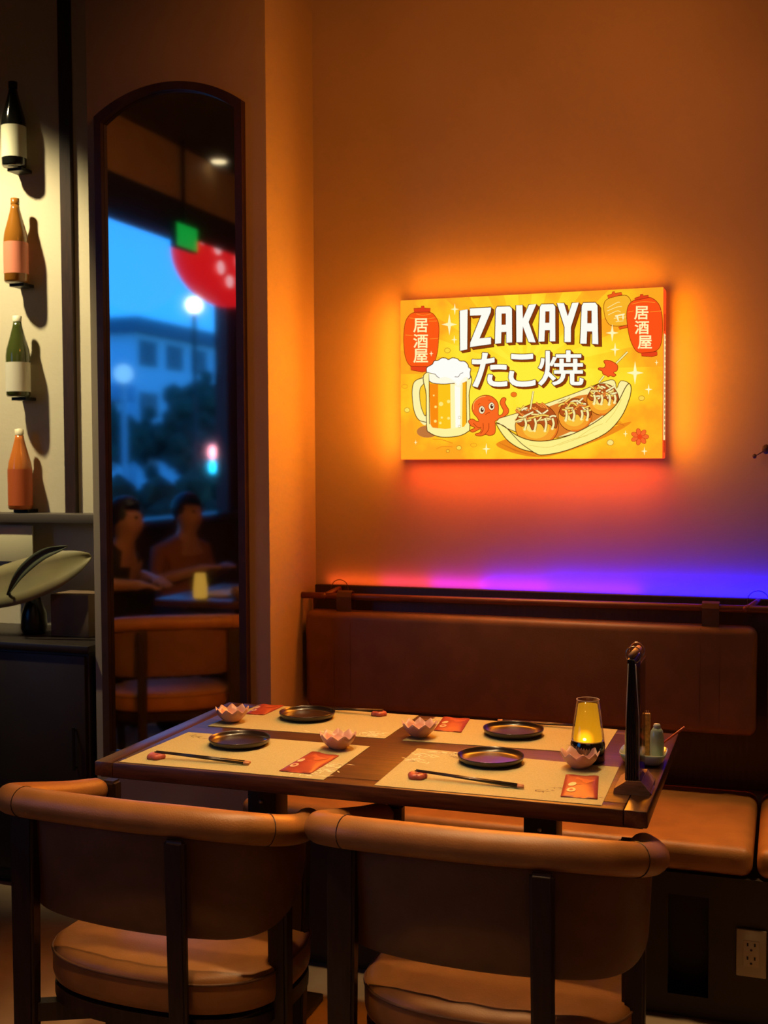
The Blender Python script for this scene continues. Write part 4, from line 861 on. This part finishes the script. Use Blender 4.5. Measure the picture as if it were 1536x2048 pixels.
def person(label, loc, rz, shirt, skin, haircol, arms, sleeve='long', lean=.05):
    """seated figure; local +y is the way it faces. One skin-modifier body, baked, then coloured by region."""
    t = thing('person', label, 'person', loc, rz, 'seated diners')
    V = []; Rr = []; Ed = []; reg = []
    def v(p_, r, par=None, rg='shirt'):
        V.append(Vector(p_)); Rr.append(r); reg.append(rg)
        if par is not None: Ed.append((par, len(V)-1))
        return len(V)-1
    pel = v((0, 0, .50), .135); ab = v((0, lean*.4, .64), .125, pel); chst = v((0, lean, .80), .135, ab); upc = v((0, lean*1.2, .90), .115, chst)
    nk = v((0, lean*1.5+.01, .985), .050, upc, 'skin'); hd0 = v((0, lean*1.6+.03, 1.045), .060, nk, 'skin'); hd1 = v((0, lean*1.6+.035, 1.11), .078, hd0, 'skin'); hd2 = v((0, lean*1.6+.025, 1.175), .070, hd1, 'skin')
    HC = Vector((0, lean*1.6+.03, 1.12)); v((0, HC.y+.092, 1.098), .012, hd1, 'skin')
    for s in (-1, 1): v((s*.080, HC.y, 1.105), .014, hd1, 'skin')
    for s, (el, wr) in zip((-1, 1), arms):
        sh_ = v((s*.165, lean, .90), .060, upc); e_ = v(el, .046, sh_); rg = 'skin' if sleeve == 'short' else 'shirt'
        w_ = v(wr, .030, e_, rg); d = (Vector(wr)-Vector(el)).normalized(); sd = d.cross(Vector((0, 0, 1))).normalized()
        pm_ = v(Vector(wr)+d*.05, .034, w_, 'skin')
        for k, l in ((-1.5, .062), (-.5, .075), (.5, .07), (1.5, .055)):
            b = v(Vector(wr)+d*.085+sd*.017*k, .0095, pm_, 'skin'); c = v(Vector(wr)+d*(.085+l*.55)+sd*.019*k+Vector((0, 0, -.006)), .0085, b, 'skin'); v(Vector(wr)+d*(.085+l)+sd*.019*k+Vector((0, 0, -.022)), .0075, c, 'skin')
        th = v(Vector(wr)+d*.045-sd*s*.034, .011, w_, 'skin'); v(Vector(wr)+d*.085-sd*s*.045, .009, th, 'skin')
    for s in (-1, 1):
        hp = v((s*.09, .03, .50), .100, pel, 'legs'); kn = v((s*.11, .44, .50), .066, hp, 'legs'); an = v((s*.11, .44, .09), .045, kn, 'legs'); v((s*.12, .58, .045), .036, an, 'legs')
    me = bpy.data.meshes.new('body_cage'); me.from_pydata(V, Ed, []); o = bpy.data.objects.new('body_cage', me); COL.objects.link(o)
    md = o.modifiers.new('skin', 'SKIN'); sv = me.skin_vertices[0].data
    for i in range(len(V)): sv[i].radius = (Rr[i], Rr[i])
    sv[0].use_root = True
    for i in (0, 1, 2, 3): sv[i].radius = (Rr[i]*1.25, Rr[i]*.85)
    ss = o.modifiers.new('sub', 'SUBSURF'); ss.levels = 1; ss.render_levels = 1
    dg = bpy.context.evaluated_depsgraph_get(); bmesh_me = bpy.data.meshes.new_from_object(o.evaluated_get(dg)); bpy.data.objects.remove(o)
    bmesh_me.name = 'body'; bmesh_me.materials.clear()
    ms = {'skin': skin, 'shirt': shirt, 'legs': mat('trousers_dark', (.015, .015, .02), .8)}; keys = list(ms)
    for k in keys: bmesh_me.materials.append(ms[k])
    segs_ = [(V[a], V[b], reg[b]) for a, b in Ed]
    for p_ in bmesh_me.polygons:
        c = p_.center; best = None
        for a, b, rg in segs_:
            ab_ = b-a; u = max(0, min(1, (c-a).dot(ab_)/max(1e-9, ab_.length_squared))); dd = (c-(a+ab_*u)).length
            if best is None or dd < best[0]: best = (dd, rg)
        p_.material_index = keys.index(best[1]); p_.use_smooth = True
    add('body', bmesh_me, None, t)
    bm = bmesh.new(); ball(bm, (HC.x, HC.y-.014, HC.z+.026), .096, 3, (.92, 1.0, 1.0))
    kill = [x for x in bm.verts if (x.co.y > HC.y+.045 and x.co.z < HC.z+.055) or x.co.z < HC.z-.06]
    bmesh.ops.delete(bm, geom=kill, context='VERTS'); fin('hair', bm, haircol, t, smooth=True)
    bm = bmesh.new()
    for s in (-1, 1): ball(bm, (s*.030, HC.y+.070, HC.z+.008), .011, 1)
    fin('eyes', bm, mat('eye_dark', (.02, .012, .01), .3), t)
    bm = bmesh.new(); ball(bm, (0, HC.y+.072, HC.z-.052), .018, 2, (1.2, .5, .35)); fin('mouth', bm, mat('lips', (.35, .10, .07), .5), t)
    return t
SK = mat('skin_warm', (.36, .19, .11), .55); HB = mat('hair_black', (.008, .006, .005), .5)
BLK = mat('black_cloth', (.010, .010, .012), .9); ORG = mat('tan_cloth', (.24, .10, .05), .9)
bar = lambda *a: [tuple(a[0]), tuple(a[1])]
person('person in a black short-sleeved top leaning on the table in the mirror', (-3.42, 1.17, 0), -PI/2, BLK, SK, HB, [((-.24, .12, .80), (-.17, .30, .795)), ((.23, .10, .80), (.06, .32, .795))], 'short', .10)
person('person in a tan top sitting on the window side in the mirror', (-3.37, .44, 0), -PI/2+.3, ORG, SK, HB, [((-.24, .10, .74), (-.10, .28, .80)), ((.24, .06, .74), (.12, .28, .80))], 'short', .06)
person('person in black at the far end of the diners table in the mirror', (-2.58, .30, 0), 0, BLK, SK, HB, [((-.24, .10, .74), (-.12, .28, .80)), ((.24, .10, .74), (.12, .28, .80))], 'long', .06)
def stool(label, x, y):
    t = thing('low_stool', label, 'stool', (x, y, 0))
    bm = bmesh.new(); lathe(bm, [(0, .33), (.19, .33), (.2, .345), (.2, .365), (.17, .380), (0, .384)], 32); fin('seat', bm, M_leather, t, smooth=True)
    for sx_, sy_ in ((-1, -1), (1, -1), (1, 1), (-1, 1)): bx('leg', (sx_*.13-.016, sx_*.13+.016, sy_*.13-.016, sy_*.13+.016, 0, .33), M_dark, t)
stool('leather stool under the diner in black by the mirror', -3.42, 1.17); stool('leather stool under the diner in tan', -3.38, .44); stool('leather stool under the diner at the far end', -2.58, .30)
# red lantern in the window, exit sign, ceiling spot
rl = thing('red_lantern', 'big round red lantern with white flower dots reflected in the mirror', 'lantern', (-3.72, -.90, 2.815))
bm = bmesh.new(); ball(bm, (0, 0, 0), .60, 4, (.35, 1, .55)); fin('shade', bm, mat('lantern_red', (.6, .02, .015), .6, emit='#e0141a', estr=.75), rl, smooth=True)
for y, z in ((.50, .05), (.38, .0), (.40, .06), (.33, -.12), (.13, -.05), (.20, -.19)):
    bm = bmesh.new(); q_ = max(.02, 1-(y/.6)**2-(z/.33)**2); ball(bm, (.21*math.sqrt(q_)+.004, y, z), .046, 2, (.3, 1, 1)); fin('flower_dot', bm, emis('dot_pink', '#f6b0b4', 1.0), rl, smooth=True)
bm = bmesh.new(); tube(bm, [(0, 0, .30), (0, 0, .485)], .01, 6); fin('cord', bm, M_black, rl)
ex = thing('exit_sign', 'green lit exit sign hanging near the ceiling in the mirror', 'exit sign', (-3.38, .254, 2.735))
bx('housing', (-.02, .02, -.13, .13, -.075, .075), M_black, ex, .004); bx('green_panel', (.02, .023, -.12, .12, -.065, .065), emis('exit_green', '#12a038', .9), ex); bx('stem', (-.008, .008, -.008, .008, .075, .565), M_black, ex)
sp_ = thing('ceiling_spot', 'small lit ceiling spot at the tan bulkhead in the mirror', 'ceiling light', (-3.38, -.206, 3.3))
bm = bmesh.new(); lathe(bm, [(.06, 0), (.07, -.012), (.055, -.016), (.05, -.004), (0, -.003)], 24); fin('trim_ring', bm, mat('white_metal', (.7, .68, .6), .4), sp_, smooth=True)
bm = bmesh.new(); lathe(bm, [(.050, -.005), (.042, -.02), (0, -.024)], 24); fin('bulb', bm, emis('spot_warm', '#ffe6b0', 1.5), sp_, smooth=True)

# ------------------------------------------------------------------ outside the window
struct(bx('street_ground', (-90, XW-.25, -110, 60, -.35, -.3), mat('asphalt', (.05, .05, .055), .8, var=.2)))
hd = bmesh.new(); rnd = random.Random(3)
for k in range(420):
    x, y, z = -6+rnd.uniform(-.35, .35), rnd.uniform(-9, 2.5), rnd.uniform(-.2, 1.12); q = bmesh.ops.create_icosphere(hd, subdivisions=1, radius=rnd.uniform(.12, .22)); bmesh.ops.translate(hd, vec=(x, y, z), verts=q['verts'])
hg = fin('street_hedge', hd, mat('hedge_green', (.03, .055, .02), .9, var=.5, vscale=8)); tag(hg, 'dark clipped hedge outside the restaurant window', 'hedge')
def building(label, x, y, w, d, h, floors, wallm, roofm):
    t = thing('building', label, 'building', (x, y, -.3))
    bx('walls', (-d/2, d/2, -w/2, w/2, 0, h), wallm, t); bx('roof', (-d/2-.5, d/2+.5, -w/2-.5, w/2+.5, h, h+.9), roofm, t, .05)
    for f in range(floors):
        for k in range(max(2, int(w/3.2))):
            y0 = -w/2+1.0+k*3.2; z0 = 1.2+f*(h/floors)
            wd = bx('window', (d/2, d/2+.08, y0, y0+2.0, z0, z0+1.5), mat('far_window', (.03, .05, .08), .2), t)
            bx('pane', (d/2+.08, d/2+.1, y0+.1, y0+1.9, z0+.1, z0+1.4), mat('far_pane', (.02, .04, .07), .1), wd)
    return t
wb = mat('facade_white', (.85, .87, .9), .8); rb = mat('roof_slate', (.10, .17, .22), .8)
building('white building with a dark roof across the street in the mirror', -40.6, -60.2, 13, 9, 9.2, 3, wb, rb)
building('low white house left of the dark-roofed building in the mirror', -38, -47, 7, 6, 5.0, 2, wb, mat('roof_blue', (.3, .42, .55), .8))
def tree(label, x, y, h, r, seed):
    t = thing('street_tree', label, 'tree', (x, y, -.3)); rnd = random.Random(seed)
    bm = bmesh.new(); tube(bm, [(0, 0, 0), (.1, 0, h*.4), (0, .1, h*.7)], [.2, .15, .08], 8); fin('trunk', bm, mat('bark', (.05, .035, .025), .9), t)
    bm = bmesh.new()
    for k in range(90):
        a = rnd.uniform(0, 2*PI); q = rnd.random()**.5*r; z = h*.62+rnd.gauss(0, .26)*h*.55
        s = bmesh.ops.create_icosphere(bm, subdivisions=1, radius=r*rnd.uniform(.16, .3)); bmesh.ops.translate(bm, vec=(q*math.cos(a), q*math.sin(a), z), verts=s['verts'])
    o = fin('crown', bm, mat('tree_green', (.025, .06, .03), .9, var=.4, vscale=2), t); o['kind'] = 'stuff'
tree('round dark tree nearest the corner window in the mirror', -24, -30.6, 3.9, 1.7, 1); tree('tall dark tree in front of the white building in the mirror', -23, -35.3, 4.0, 1.7, 2); tree('dark tree by the traffic signal in the mirror', -26, -44.0, 6.4, 2.2, 3)
sl = thing('street_lamp', 'globe street lamp glowing white below the red lantern in the mirror', 'street lamp', (-12, -15.95, -.3))
bm = bmesh.new(); tube(bm, [(0, 0, 0), (0, 0, 4.87)], .05, 8); fin('pole', bm, M_black, sl); bm = bmesh.new(); ball(bm, (0, 0, 5.03), .17, 3); fin('globe', bm, emis('globe_white', '#e8f4ff', 4.0), sl, smooth=True)
sl2 = thing('street_lamp', 'pale blue street lamp at the frame edge in the mirror', 'street lamp', (-12, -13.1, -.3))
bm = bmesh.new(); tube(bm, [(0, 0, 0), (0, 0, 3.2)], .06, 8); fin('pole', bm, mat('pole_grey', (.5, .55, .6), .6), sl2); bm = bmesh.new(); ball(bm, (0, 0, 3.38), .18, 3); fin('globe', bm, emis('globe_blue', '#74bdf8', 1.4), sl2, smooth=True)
ts = thing('traffic_signal', 'street signal with a pink-red and a cyan light in the mirror', 'traffic light', (-12, -16.6, -.3))
bm = bmesh.new(); tube(bm, [(0, 0, 0), (0, 0, 1.35)], .05, 8); fin('pole', bm, M_black, ts); bx('housing', (-.08, .05, -.2, .2, 1.35, 2.1), M_black, ts, .02)
for z, c, n__ in ((1.90, '#ff9fae', 'red_lens'), (1.58, '#22b8ea', 'green_lens')):
    bm = bmesh.new(); ball(bm, (.06, 0, z), .15, 3, (.35, 1, 1)); fin(n__, bm, emis(n__, c, 5.0), ts, smooth=True)
